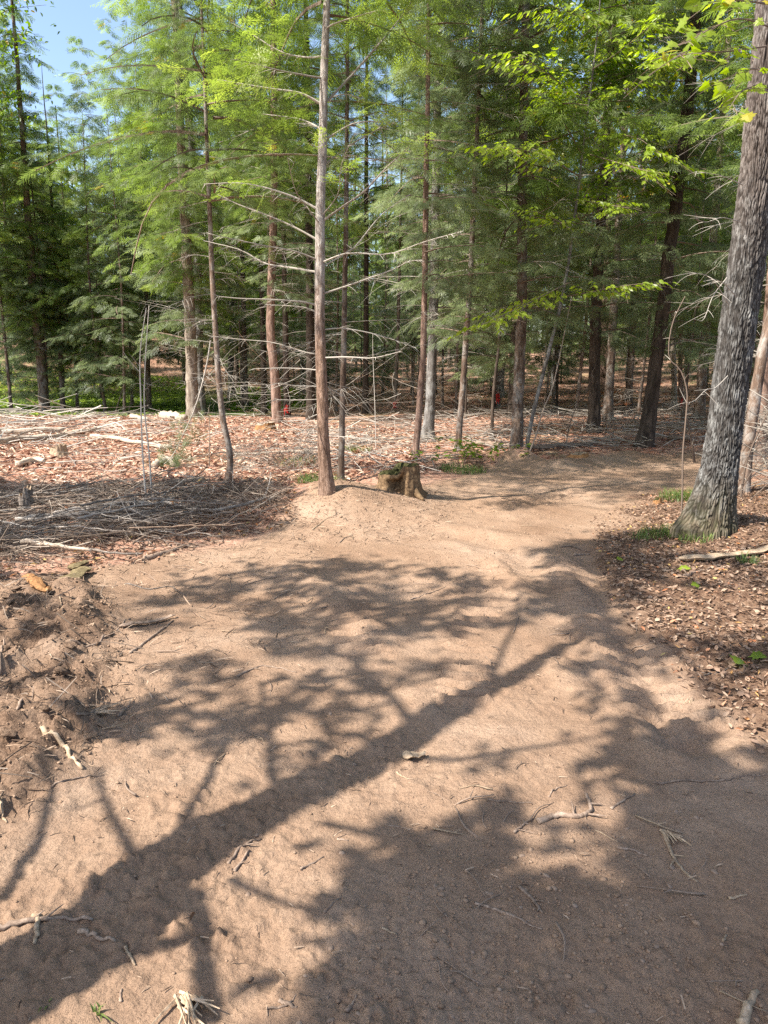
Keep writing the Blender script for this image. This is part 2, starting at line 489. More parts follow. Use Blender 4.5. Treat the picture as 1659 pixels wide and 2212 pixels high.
M['leaf'] = leaf_mat('broad_leaves', (.045, .08, .01), (.12, .20, .02), (.28, .38, .04), .55, (.5, .36, .02), .4)
M['leaf_yellow'] = leaf_mat('yellowing_leaves', (.07, .10, .01), (.20, .26, .02), (.42, .38, .03), .5, (.55, .25, .03), .45)
M['leaf_lime'] = leaf_mat('lime_leaves', (.12, .18, .018), (.22, .31, .03), (.35, .44, .06), .55, (.45, .40, .05), .4)
M['stick'] = wood_mat('dry_stick', (.09, .06, .042), (.23, .165, .12), (.38, .29, .22))
M['pale_wood'] = wood_mat('pale_split_wood', (.17, .115, .07), (.34, .25, .165), (.50, .39, .28))
M['orange_wood'] = wood_mat('torn_orange_wood', (.09, .04, .018), (.25, .125, .05), (.38, .22, .10))
M['grey_wood'] = wood_mat('weathered_grey_wood', (.045, .036, .03), (.15, .122, .10), (.36, .31, .26))
M['white_wood'] = wood_mat('bleached_log', (.20, .15, .11), (.42, .34, .26), (.62, .54, .43), 14)
M['rotten'] = wood_mat('rotten_stump_wood', (.035, .02, .011), (.15, .095, .05), (.34, .235, .125), 16)
M['pile_wood'] = wood_mat('barkless_grey_wood', (.10, .085, .07), (.28, .245, .21), (.50, .45, .39))
M['mossy_wood'] = wood_mat('mossy_old_wood', (.05, .04, .018), (.16, .12, .06), (.30, .25, .13))
M['moss'] = tint_mat('moss', [(0, (.02, .02, .008)), (.5, (.075, .07, .025)), (1, (.16, .14, .05))])
M['litter'] = tint_mat('dead_leaves', [(0, (.07, .042, .028)), (.3, (.19, .12, .08)), (.6, (.27, .18, .125)), (.9, (.40, .295, .21)), (.97, (.45, .17, .07)), (1, (.5, .38, .14))], .75, .15)
M['slash'] = tint_mat('clearing_litter', [(0, (.11, .045, .03)), (.3, (.33, .165, .108)), (.6, (.45, .27, .18)), (.85, (.55, .42, .31)), (1, (.65, .55, .43))], .85, .1)
M['chips'] = tint_mat('wood_chips', [(0, (.08, .05, .034)), (.6, (.22, .15, .10)), (1, (.42, .31, .22))])
M['crumb'] = tint_mat('soil_crumbs', [(0, (.18, .115, .075)), (.6, (.28, .19, .13)), (1, (.35, .25, .18))])
k_ = N('soil_crumbs'); p_ = k_.pos(); c_ = k_.ramp(k_.noise(40, 5, p_, .65), [(.3, (.085, .053, .035)), (.5, (.18, .118, .078)), (.7, (.26, .18, .125))])
M['crumb'] = k_.fin(c_, .95, k_.bump(k_.noise(60, 6, p_, .7, .6), .9, .02), .1)
k_ = N('sand_crumbs'); p_ = k_.pos(); c_ = k_.ramp(k_.noise(30, 5, p_, .65), [(.3, (.17, .11, .072)), (.5, (.26, .173, .115)), (.7, (.32, .225, .155))])
M['sand_crumb'] = k_.fin(c_, .95, k_.bump(k_.noise(90, 5, p_, .7), .8, .006), .1)
M['stone'] = tint_mat('pebble_stone', [(0, (.20, .14, .10)), (.7, (.28, .20, .145)), (1, (.34, .26, .20))])
M['grass'] = leaf_mat('grass_blades', (.045, .07, .016), (.10, .155, .035), (.24, .29, .08), .4)
M['paint'] = tint_mat('red_marking_paint', [(0, (.38, .02, .015)), (1, (.62, .04, .03))], .6)
M['sapbark'] = tint_mat('sapling_bark', [(0, (.07, .05, .038)), (.5, (.20, .15, .115)), (1, (.38, .31, .25))])

# ------------------------------------------------------------------ ground
def build_ground():
    r = [0.35]
    while r[-1] < 13: r.append(r[-1] * 1.0048 + .0005)
    while r[-1] < 30: r.append(r[-1] * 1.012)
    while r[-1] < 330: r.append(r[-1] * 1.05)
    r = np.array(r)
    fine = np.arange(-.64, .64, .0045)
    th = np.concatenate([fine, np.linspace(.64, 2 * math.pi - .64, 70)[:-1]])
    R, T = np.meshgrid(r, th, indexing='ij')
    X = R * np.sin(T); Y = R * np.cos(T)
    Z = gz_fine(X, Y)
    # rows inside the nearest ring close with a fan under the camera
    nr, nt = X.shape
    v = np.stack([X, Y, Z], -1).reshape(-1, 3)
    i = np.arange(nr - 1)[:, None] * nt; j = np.arange(nt)[None]; jn = (j + 1) % nt
    q = np.stack([i + j, i + jn, i + nt + jn, i + nt + j], -1).reshape(-1, 4)[:, ::-1]
    x, y = v[:, 0], v[:, 1]; rr = np.hypot(x, y)
    sd = poly_sd(x, y, TRACK)
    wob = .16 * fbm(x * 2.3, y * 2.3, 4, 81) * np.clip(rr / 4, .5, 2)
    tr = sstep(-.10, .16, sd + wob)
    cl = sstep(-.1, .1, poly_sd(x, y, CLODS))
    tr = np.maximum(tr, cl)
    litter = sstep(-.4, .6, x - .9 + .3 * fbm(x, y, 2, 5)) * sstep(10.5, 8.5, y) + (rr > 24) * .35
    green = sstep(-1.5, -4.5, x + .2 * y * .1) * sstep(21.5, 23.5, y + .6 * fbm(x * .8, y * .8, 3, 9)) * sstep(38, 30, y)
    green = np.maximum(green * .95, .35 * sstep(.2, .55, fbm(x * .7, y * .7, 3, 13)) * (rr > 8))
    zc = np.stack([tr, np.clip(litter, 0, 1), np.clip(green, 0, 1), 1 - cl * np.clip(.65 + .8 * fbm(x * 4, y * 4, 3, 91), 0, 1)], -1).astype(np.float32)
    isT = (tr.reshape(nr, nt)[:-1] > .5).reshape(-1)
    def sub(name, faces, extra=None):
        used = np.unique(faces); mp = -np.ones(len(v), np.int64); mp[used] = np.arange(len(used))
        b = MB(); b.add(v[used], None, mp[faces])
        me = b.mesh(name, True); me.materials.append(M['earth'])
        at = me.attributes.new('zones', 'FLOAT_COLOR', 'POINT'); at.data.foreach_set('color', zc[used].ravel())
        return tag(link(name, me), kind='structure')
    t_o = sub('dirt_track', q[isT]); f_o = sub('forest_floor', q[~isT])
    c = MB(); th2 = th
    ring = v[:nt]; cen = np.array([[0, 0, ring[:, 2].mean()]])
    jj = np.arange(nt); c.add(np.vstack([ring, cen]), np.stack([jj * 0 + nt, (jj + 1) % nt, jj], -1))
    me = c.mesh('dirt_track_underfoot'); me.materials.append(M['earth'])
    at = me.attributes.new('zones', 'FLOAT_COLOR', 'POINT'); at.data.foreach_set('color', np.tile([1, 0, 0, 1], nt + 1).astype(np.float32))
    tag(link('dirt_track', me), kind='structure')
    return t_o, f_o
track_obj, floor_obj = build_ground()

def rand_in(poly_px, n):
    """random ground points inside a frame polygon, spread evenly over the ground"""
    poly = [flat(*p) for p in poly_px]; a = np.array(poly)
    lo, hi = a.min(0), a.max(0); out = []
    c = 0
    while c < n:
        q = lo + RNG.random((n * 3, 2)) * (hi - lo)
        q = q[poly_sd(q[:, 0], q[:, 1], poly) > 0]; out.append(q); c += len(q)
        if len(q) == 0: break
    return np.vstack(out)[:n]

# ------------------------------------------------------------------ foliage templates
def blade(p, d, L, w, n=None, fold=0.0):
    """thin rhombus from p along d"""
    d = np.asarray(d, float); d = d / np.linalg.norm(d)
    s = np.cross([0, 0, 1.0], d); s /= np.linalg.norm(s) + 1e-9
    p = np.asarray(p, float)
    return [p, p + d * L * .45 + s * w / 2 + [0, 0, fold], p + d * L, p + d * L * .45 - s * w / 2 + [0, 0, fold]]

def spray(pairs, sub, w, seed):
    r = np.random.default_rng(seed); V = []; F = []
    def put(q):
        k = len(V); V.extend(q); F.extend([(k, k + 1, k + 2), (k, k + 2, k + 3)])
    put(blade((0, 0, 0), (1, 0, -.08), 1.0, .035))
    for i in range(pairs):
        t = (i + .6) / pairs
        for sg in (-1, 1):
            l = (.50 * (1 - t) ** .7 + .10) * r.uniform(.7, 1.15)
            ang = sg * math.radians(r.uniform(38, 62))
            d = np.array([math.cos(ang), math.sin(ang), -r.uniform(.05, .35)])
            b = np.array([t, 0, -.08 * t])
            if sub == 0:
                put(blade(b, d, l, w))
            else:
                put(blade(b, d, l, .014))
                for k in range(sub):
                    u = (k + .7) / sub * .92
                    for s2 in (-1, 1):
                        a2 = ang + s2 * math.radians(r.uniform(45, 70))
                        put(blade(b + d * l * u, (math.cos(a2), math.sin(a2), -.15), .095 * r.uniform(.7, 1.2) * (1.1 - .5 * u), w))
    return np.array(V), np.array(F)
SP_C = [spray(8, 0, .052, s) for s in (1, 2, 3)]
SP_M = [spray(9, 0, .042, s) for s in (4, 5)]
SP_F = [spray(6, 4, .030, s) for s in (7, 8)]

def leaf_template(kind):
    if kind == 'ovate':
        V = [(0, 0, 0), (.3, .22, .05), (.65, .20, .03), (1, 0, -.10), (.65, -.20, .03), (.3, -.22, .05), (.5, 0, -.02)]
        F = [(0, 6, 1), (1, 6, 2), (2, 6, 3), (3, 6, 4), (4, 6, 5), (5, 6, 0)]
        return np.array(V, float), np.array(F)
    if kind == 'maple':
        pr = [(0, 0), (.02, .18), (-.10, .42), (.16, .34), (.28, .62), (.40, .40), (.52, .46), (.56, .26), (.80, .20), (1.0, 0)]
        up = pr; dn = [(x, -y) for x, y in pr[::-1][1:-1]]
        ol = up + dn
        V = [(x, y, -.12 * abs(y) - .08 * x * x) for x, y in ol] + [(.30, 0, .03)]
        c = len(ol)
        F = [(i, (i + 1) % c, c) for i in range(c)]
        return np.array(V, float), np.array(F)
    if kind == 'curl':
        V = [(0, 0, 0), (.35, .26, .16), (.4, 0, 0), (.35, -.26, .10), (.75, .2, .14), (.8, 0, .06), (.75, -.2, .2), (1, 0, .18)]
        F = [(0, 2, 1), (0, 3, 2), (1, 2, 4), (2, 5, 4), (2, 3, 5), (3, 6, 5), (4, 5, 7), (5, 6, 7)]
        return np.array(V, float), np.array(F)
LF_O = leaf_template('ovate'); LF_M = leaf_template('maple'); LF_C = leaf_template('curl')

def place_sprays(b, temps, pos, X, Z, scale, tint):
    k = RNG.integers(0, len(temps), len(pos))
    for i, (tv, tf) in enumerate(temps):
        m = k == i
        b.inst(tv, tf, pos[m], X[m], Z[m], scale[m], tint[m])

def hemlock_crown(seed, H, R, nb, temps, ssz, base_taper=.55, wood=True, droop=.32, up=.18, gap=.18):
    """crown mesh, origin at the crown's base on the trunk axis: live limbs with flat sprays"""
    r = np.random.default_rng(seed); b = MB(); wd = MB()
    P_, X_, Z_, S_, T_ = [], [], [], [], []
    for i in range(nb):
        t = (i + r.uniform(0, 1)) / nb; t = t ** 1.15
        z = t * H; az = i * 2.39996 + r.uniform(-.5, .5)
        prof = (1 - t) ** .75 * (base_taper + (1 - base_taper) * min(1, t / .25)) + .06
        L = R * prof * r.uniform(.4, 1.25); up_ = up + r.normal(0, .14); dr_ = droop + r.normal(0, .10)
        if r.random() < gap: L *= .45
        d = np.array([math.cos(az), math.sin(az), 0]); side = np.array([-d[1], d[0], 0])
        n = 7; s = np.linspace(0, 1, n)
        curve = np.outer(s * L, d) + np.outer(L * (up_ * s - dr_ * s * s), [0, 0, 1]) + np.outer(.06 * L * np.sin(s * 4 + i), side)
        curve[:, 2] += z
        wd.tube(curve, np.linspace(.011, .003, n) * (L ** .7 + .3), 3, False, r.uniform(.1, .6))
        tone = r.uniform(-.16, .16)
        bs = np.arange(.18 if L > 1 else .1, 1.0, .12 / max(L, .5) ** .8)
        for q in bs:
            p0 = np.array([np.interp(q, s, curve[:, k]) for k in range(3)])
            for sg in (-1, 1):
                l2 = L * .42 * (1.12 - q) ** .8 * r.uniform(.5, 1.15) + .12
                a2 = sg * math.radians(r.uniform(40, 65))
                dd = d * math.cos(a2) + side * math.sin(a2); dd = dd + np.array([0, 0, r.uniform(-.55, .25)])
                m = max(1, int(round(l2 / (ssz * .55))))
                for j in range(m):
                    f = (j + .3) / m
                    pp = p0 + dd * l2 * f + np.array([0, 0, -.25 * l2 * f * f])
                    a3 = r.uniform(-.9, .9) if j < m - 1 else r.uniform(-.3, .3)
                    c, s_ = math.cos(a3), math.sin(a3)
                    P_.append(pp); X_.append((dd[0] * c - dd[1] * s_, dd[0] * s_ + dd[1] * c, -r.uniform(.15, 1.0) * (.4 + f)))
                    Z_.append((r.normal(0, .5), r.normal(0, .5), 1)); S_.append(ssz * r.uniform(.75, 1.3))
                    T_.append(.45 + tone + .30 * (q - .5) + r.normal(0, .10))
        P_.append(curve[-1]); X_.append(d + [0, 0, -.3]); Z_.append((0, 0, 1)); S_.append(ssz * 1.2); T_.append(.7 + tone)
    T = np.clip(np.array(T_), 0, .93); T[RNG.random(len(T)) < .004] = 1.0
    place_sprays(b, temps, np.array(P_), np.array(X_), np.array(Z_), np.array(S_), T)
    return b, wd

def curve_at(pts, t):
    s = np.linspace(0, 1, len(pts)); return np.array([np.interp(t, s, pts[:, k]) for k in range(3)])

def dead_limb(b, p0, az, L, r0, rng, elev=.05, sag=.15, twigs=10, tw=.5, sides=4, tint=None):
    """bare dead limb with fine drooping side twigs"""
    d = np.array([math.cos(az), math.sin(az), 0]); sd = np.array([-d[1], d[0], 0])
    s = np.linspace(0, 1, 8)
    c = p0 + np.outer(s * L, d) + np.outer(L * (elev * s - sag * s * s), [0, 0, 1]) + np.outer(L * .05 * np.sin(s * 5 + az * 3), sd)
    tn = rng.uniform(.3, .9) if tint is None else tint
    b.tube(c, r0 * (1 - .8 * s), sides, False, tn)
    side_twigs(b, c, L, rng, twigs, tw, max(r0 * .28, .002))

def side_twigs(b, c, L, rng, n, tw, r):
    for i in range(n):
        t = rng.uniform(.18, 1.0); p = curve_at(c, t)
        dr = curve_at(c, min(1, t + .05)) - curve_at(c, max(0, t - .05)); dr /= np.linalg.norm(dr) + 1e-9
        sd = np.cross(dr, [0, 0, 1.0]); sd /= np.linalg.norm(sd) + 1e-9
        a = rng.choice([-1, 1]) * rng.uniform(.5, 1.2)
        dd = dr * math.cos(a) + sd * math.sin(a) + np.array([0, 0, rng.uniform(-.5, .35)])
        l = tw * L * rng.uniform(.12, .5) * (1.2 - .6 * t)
        u = np.linspace(0, 1, 5)
        q = p + np.outer(u * l, dd) + np.outer(-l * rng.uniform(-.1, .55) * u * u, [0, 0, 1]) + np.outer(l * rng.uniform(-.2, .2) * u * u, sd)
        b.tube(q, np.linspace(r, r * .35, 5), 3, False, rng.uniform(.35, 1))

def trunk_mesh(b, pts, r0, H, sides=10, flare=1.35, top_r=.25, wob=.10, seed=0):
    """tapered trunk through world points, straightened on up to height H"""
    pts = np.asarray(pts, float); z0 = pts[0][2]
    last = pts[-1]
    if last[2] < z0 + H:
        d = (pts[-1] - pts[-2]); d = d / d[2] if d[2] > 0 else np.array([0, 0, 1.0])
        mid = last + d * np.array([.5, .5, 1]) * ((z0 + H - last[2]) * .5)
        top = mid + d * np.array([.15, .15, 1]) * (z0 + H - mid[2])
        pts = np.vstack([pts, mid, top])
    n = max(8, int(H / .35)); c = spline(pts, n)
    h = (c[:, 2] - z0) / H
    rad = r0 * ((1 - h) ** .85 * (1 - top_r * .2) + .04)
    rad = rad * (1 + (flare - 1) * np.exp(-(c[:, 2] - z0) / (r0 * 2.2)))
    rs = np.random.default_rng(seed)
    c[:, 0] += wob * r0 * rs.normal(0, 1, n) * .5; c[:, 1] += wob * r0 * rs.normal(0, 1, n) * .5
    c0 = c[0] - np.array([0, 0, .25])
    b.tube(np.vstack([c0, c]), np.concatenate([[rad[0] * 1.25], rad]), sides, True, .5, .12)
    return c, rad

# ------------------------------------------------------------------ shared crowns
def crown_meshes(name, seed, H, R, nb, temps, ssz, mat, **kw):
    b, w = hemlock_crown(seed, H, R, nb, temps, ssz, **kw)
    me = b.mesh(name + '_crown'); me.materials.append(mat)
    mw = w.mesh(name + '_limbs'); mw.materials.append(M['sapbark'])
    return me, mw, H, R
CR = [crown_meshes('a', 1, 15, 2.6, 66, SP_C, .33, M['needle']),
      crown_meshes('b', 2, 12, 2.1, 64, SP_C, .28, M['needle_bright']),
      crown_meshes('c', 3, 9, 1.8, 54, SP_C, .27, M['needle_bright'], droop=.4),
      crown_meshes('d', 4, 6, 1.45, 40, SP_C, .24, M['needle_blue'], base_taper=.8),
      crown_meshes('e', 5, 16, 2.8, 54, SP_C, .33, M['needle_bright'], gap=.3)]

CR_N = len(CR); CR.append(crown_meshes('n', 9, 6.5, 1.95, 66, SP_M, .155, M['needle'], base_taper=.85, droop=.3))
def dead_mesh(seed, z0, z1, n, L, r0=.008):
    """ring of dead limbs on a straight bole between heights z0 and z1"""
    r = np.random.default_rng(seed); b = MB()
    for i in range(n):
        z = r.uniform(z0, z1)
        dead_limb(b, np.array([0, 0, z]), i * 2.4 + r.uniform(-.4, .4), L * r.uniform(.5, 1.2), r0 * r.uniform(.7, 1.2), r, r.uniform(-.1, .3), r.uniform(.0, .25), 12, .8, 3, r.uniform(.15, .7))
    me = b.mesh('dead_limbs'); me.materials.append(M['dead']); return me
DEAD = [dead_mesh(s, 1.5, 6.0, 24, 1.4) for s in (1, 2, 3)]
DEAD_S = [dead_mesh(s, .4, 3.5, 22, 1.0, .006) for s in (4, 5)]

def add_crown(root, ci, z, az, sc=1.0, mat=None, limbs=True, off=(0, 0)):
    me, mw, H, R = CR[ci]
    o = link('crown', me, root, (off[0], off[1], z), True); o.rotation_euler = (0, 0, az); o.scale = (sc, sc, sc)
    if limbs:
        w = link('limb_frame', mw, root, (off[0], off[1], z), True); w.rotation_euler = (0, 0, az); w.scale = (sc, sc, sc)
    return o

def hero_tree(path, w, H, bark, label, crown=None, name='hemlock_tree', dead=None, sides=12, group=None, flare=1.35, cat='tree', paint=None, seed=0, Y=None):
    """path: frame points from the base upward, w: width in the frame near the base"""
    base = G(*path[0]) if Y is None else P(path[0][0], path[0][1], Y)
    if Y is not None: base[2] = float(gz(base[0], base[1]))
    D = base[1]
    root = empty(name, base, label, cat, group)
    pts = [base - base] + [P(x, y, D) - base for x, y in path[1:]]
    r0 = w / 2 / FPX * D
    b = MB(); c, rad = trunk_mesh(b, pts, r0, H, sides, flare, seed=seed)
    b.build('trunk', M[bark], root, True)
    if crown:
        for (ci, z, az, sc) in crown:
            i = min(np.searchsorted(c[:, 2], z + 2), len(c) - 1)
            add_crown(root, ci, z, az, sc, off=(c[i][0], c[i][1]))
    if dead is not None:
        me, z, az, sc = dead
        i = min(np.searchsorted(c[:, 2], 2.5), len(c) - 1)
        o = link('dead_branchwork', me, root, (c[i][0], c[i][1], z), True); o.rotation_euler = (0, 0, az); o.scale = (sc,) * 3
    if paint:
        yt, yb = paint
        zt = (P(path[0][0], yt, D) - base)[2]; zb = max(.08, (P(path[0][0], yb, D) - base)[2])
        pb = MB(); m = 9
        hh = np.linspace(zb, zt, 8)
        th = np.linspace(-2.6, -.55, m)
        V = []
        for k, h in enumerate(hh):
            cc = curve_at_z(c, h); rr = np.interp(h, c[:, 2], rad) * 1.10 + .006
            wf = .35 + .6 * RNG.random()
            for t in th: V.append(cc + [math.cos(-1.57 + (t + 1.57) * wf) * rr, math.sin(-1.57 + (t + 1.57) * wf) * rr, RNG.normal(0, .03)])
        F = [(k * m + j, k * m + j + 1, (k + 1) * m + j + 1, (k + 1) * m + j) for k in range(len(hh) - 1) for j in range(m - 1) if RNG.random() > (.45 if k in (0, len(hh) - 2) or j in (0, m - 2) else .08)]
        pb.add(V, None, F, RNG.random(len(V))); pb.build('paint_mark', M['paint'], root, True)
    return root, base, c, rad

def curve_at_z(c, z): return np.array([np.interp(z, c[:, 2], c[:, 0]), np.interp(z, c[:, 2], c[:, 1]), z])

# ------------------------------------------------------------------ the named trees of the view
HT = {}
def H_(key, *a, **k): HT[key] = hero_tree(*a, **k); return HT[key]
H_('t1', [(97, 897), (88, 780), (72, 640), (62, 480)], 21, 15, 'bark', 'brown hemlock trunk at the left rim of the clearing, dark limb stubs, feathery crown', [(2, 3.0, .3, 1.15), (3, 2.2, 2, 1.2)], dead=(DEAD[0], .6, .5, 1.0), seed=1)
H_('t2', [(137, 895), (130, 760), (122, 600)], 11, 11, 'bark', 'slim hemlock just right of the thick brown trunk at the left rim of the clearing', [(2, 3.0, 1.3, .7), (3, 2.2, .2, .9)], dead=(DEAD[1], .3, 2.5, .8), seed=2)
H_('t3', [(322, 888), (319, 760), (316, 640)], 12, 12, 'bark', 'slim straight hemlock behind the paired thin dead stems', [(2, 3.0, 2.3, .85), (3, 1.8, 1, 1.3)], dead=(DEAD[2], .3, 1.5, .9), seed=3)
H_('t4', [(418, 906), (414, 800), (408, 640), (400, 480)], 27, 17, 'bark_pale', 'thick pale trunk half hidden by drooping green sprays behind the leaning thin tree', [(1, 3.4, 1.1, 1.0), (3, 2.0, 2.4, 1.3)], dead=(DEAD[0], 1, 3, 1.1), seed=4)
H_('t6', [(600, 915), (592, 800), (584, 690), (590, 500), (592, 340)], 21, 16, 'bark_red', 'straight reddish trunk left of the central tree, red paint tree to its right', [(4, 5.6, .5, .9), (3, 3.0, 1, .9)], dead=(DEAD[1], 1, .2, 1.2), seed=6)
H_('t8', [(737, 1040), (740, 880), (744, 640), (748, 430)], 14, 9, 'bark', 'slim dark stem standing close behind the central hemlock', [(CR_N, 4.3, 1.2, .7)], dead=(DEAD_S[0], .6, .2, 1.0), sides=8, seed=8)
H_('t9', [(897, 990), (906, 880), (914, 760), (918, 560)], 15, 12, 'bark_red', 'slim leaning brown stem in front of the buttressed grey trunk', [(3, 5.6, .8, .9), (3, 2.6, .1, .8)], dead=(DEAD[2], .4, .9, .8), seed=9)
H_('t10', [(924, 952), (930, 850), (936, 700), (939, 560), (942, 400)], 22, 17, 'bark_grey', 'grey trunk with spreading root buttress behind the slim leaning stem', [(0, 6.2, 2.4, .8), (3, 2.4, 1.4, 1.1)], dead=(DEAD[0], .9, 2.9, 1.2), flare=1.8, seed=10)
H_('t11', [(988, 975), (998, 860), (1006, 740), (1018, 560)], 14, 12, 'bark', 'slender hemlock left of the low bright leafy plants', [(3, 4.8, 2.8, 1.0), (3, 1.9, 2.2, .75)], dead=(DEAD[1], .4, 1.9, .8), seed=11)
H_('t12', [(1115, 978), (1120, 850), (1126, 700), (1128, 500), (1130, 300)], 25, 16, 'bark', 'rough brown trunk behind the small dirt mound with grey saplings at its foot', [(1, 3.8, 1.9, 1.1), (3, 2.2, .3, 1.0)], dead=(DEAD[2], .6, 1.2, 1.1), seed=12, flare=1.5)
H_('t13', [(1283, 935), (1284, 800), (1288, 650), (1300, 450)], 26, 17, 'bark_dark', 'nearly black straight trunk with long dark side limbs', [(0, 3.4, .7, .95), (3, 2.0, .3, 1.1)], dead=(DEAD[0], .8, .1, 1.5), seed=13)
H_('t14', [(1310, 864), (1308, 760), (1306, 640)], 31, 18, 'bark_red', 'thick pale brown trunk partly hidden behind the nearly black trunk', [(4, 6.5, 1.7, 1.0)], seed=14)
H_('t15', [(1393, 965), (1408, 850), (1426, 710), (1455, 480), (1478, 300), (1495, 130)], 31, 19, 'bark_dark', 'dark tree leaning right beside the road bend, left of the big grey trunk', [(0, 4.4, 2.2, .9), (3, 1.7, .3, 1.15)], dead=(DEAD[1], .9, 2.2, 1.3), seed=15, flare=1.5)
H_('t18', [(1073, 880), (1075, 780), (1080, 650)], 15, 15, 'bark', 'brown tree with a tall red paint mark left of the rough brown trunk', [(1, 4.5, 2.8, 1)], dead=(DEAD[2], .4, .8, 1), paint=(848, 872), seed=18)
H_('t20', [(620, 902), (618, 800), (616, 680)], 14, 13, 'bark_dark', 'dark tree with bright red paint splash just right of the straight reddish trunk', [(2, 4.5, 1.8, 1)], dead=(DEAD[0], .3, .8, .9), paint=(876, 893), seed=20)
H_('t21', [(852, 886), (856, 800), (860, 700)], 9, 12, 'bark_pale', 'thin pale tree with faint red paint mark behind the tangle of dead twigs', [(2, 5, .1, 1)], paint=(868, 884), seed=21)
H_('t22', [(1473, 888), (1472, 860), (1470, 780)], 10, 12, 'bark_red', 'small red-painted tree beside the pale birch pole near the road bend', [(1, 5, .6, .9)], paint=(862, 878), seed=22)
H_('t23', [(1457, 885), (1456, 820), (1455, 700)], 12, 14, 'bark_pale', 'pale cream birch pole glimpsed left of the big grey trunk', [(4, 6, .6, .9)], seed=23)
H_('t24', [(672, 905), (671, 800), (670, 680)], 20, 16, 'bark_dark', 'broad dark trunk close behind the central hemlock on its left', [(0, 5, 1.6, 1)], dead=(DEAD[1], .6, .6, 1.1), seed=24)
H_('t25', [(790, 893), (790, 780), (791, 650)], 13, 15, 'bark_dark', 'dark slim trunk behind the pale dead brush in the middle', [(1, 5, 2.6, 1)], dead=(DEAD[2], .6, 1.6, 1.1), seed=25)
H_('t26', [(20, 842), (20, 760), (19, 640)], 11, 15, 'bark_dark', 'dark distant trunk at the far left edge beyond the green patch', [(0, 4, 2.2, 1)], dead=(DEAD[0], .6, 1.6, 1.1), seed=26)
H_('t27', [(1602, 1062), (1625, 900), (1648, 760), (1690, 560)], 26, 11, 'bark', 'slim brown leaning tree squeezed behind the big grey trunk at the right edge', [(1, 4.2, .3, .8)], dead=(DEAD[1], .2, .6, .9), seed=27)
H_('t28', [(1640, 1000), (1650, 860), (1662, 640)], 22, 12, 'bark_red', 'reddish stem at the right edge behind the slim leaning tree', [(0, 4.2, 1.3, .8)], dead=(DEAD[0], .2, 1.6, .9), seed=28)
H_('t29', [(530, 880), (528, 780), (525, 640)], 14, 14, 'bark', 'brown trunk in the gap between the thin curved tree and the straight reddish trunk', [(1, 4.6, 1.3, .9)], dead=(DEAD[0], .3, .3, .9), seed=29)
H_('t30', [(570, 892), (569, 800), (566, 660)], 13, 13, 'bark_dark', 'dark trunk immediately left of the straight reddish trunk', [(2, 4.6, .3, .9)], dead=(DEAD[1], .3, 1.3, .9), seed=30)
H_('t31', [(1062, 952), (1066, 850), (1078, 740), (1086, 600)], 8, 8, 'bark_dark', 'very thin dark sapling right of the slender hemlock', [(3, 3.4, .3, .8)], sides=6, seed=31)

# the thin tree whose foot curves
r5, b5, c5, rad5 = H_('t5', [(487, 1047), (497, 1015), (494, 965), (481, 900), (470, 790), (462, 655), (455, 520), (450, 380)], 15, 7.2, 'bark', 'thin tree with a sharply curved foot at the edge of the brush pile', [(CR_N, 3.3, .3, 1.05)], sides=8, dead=(DEAD_S[1], .8, 2.6, .8), flare=1.1, seed=5)

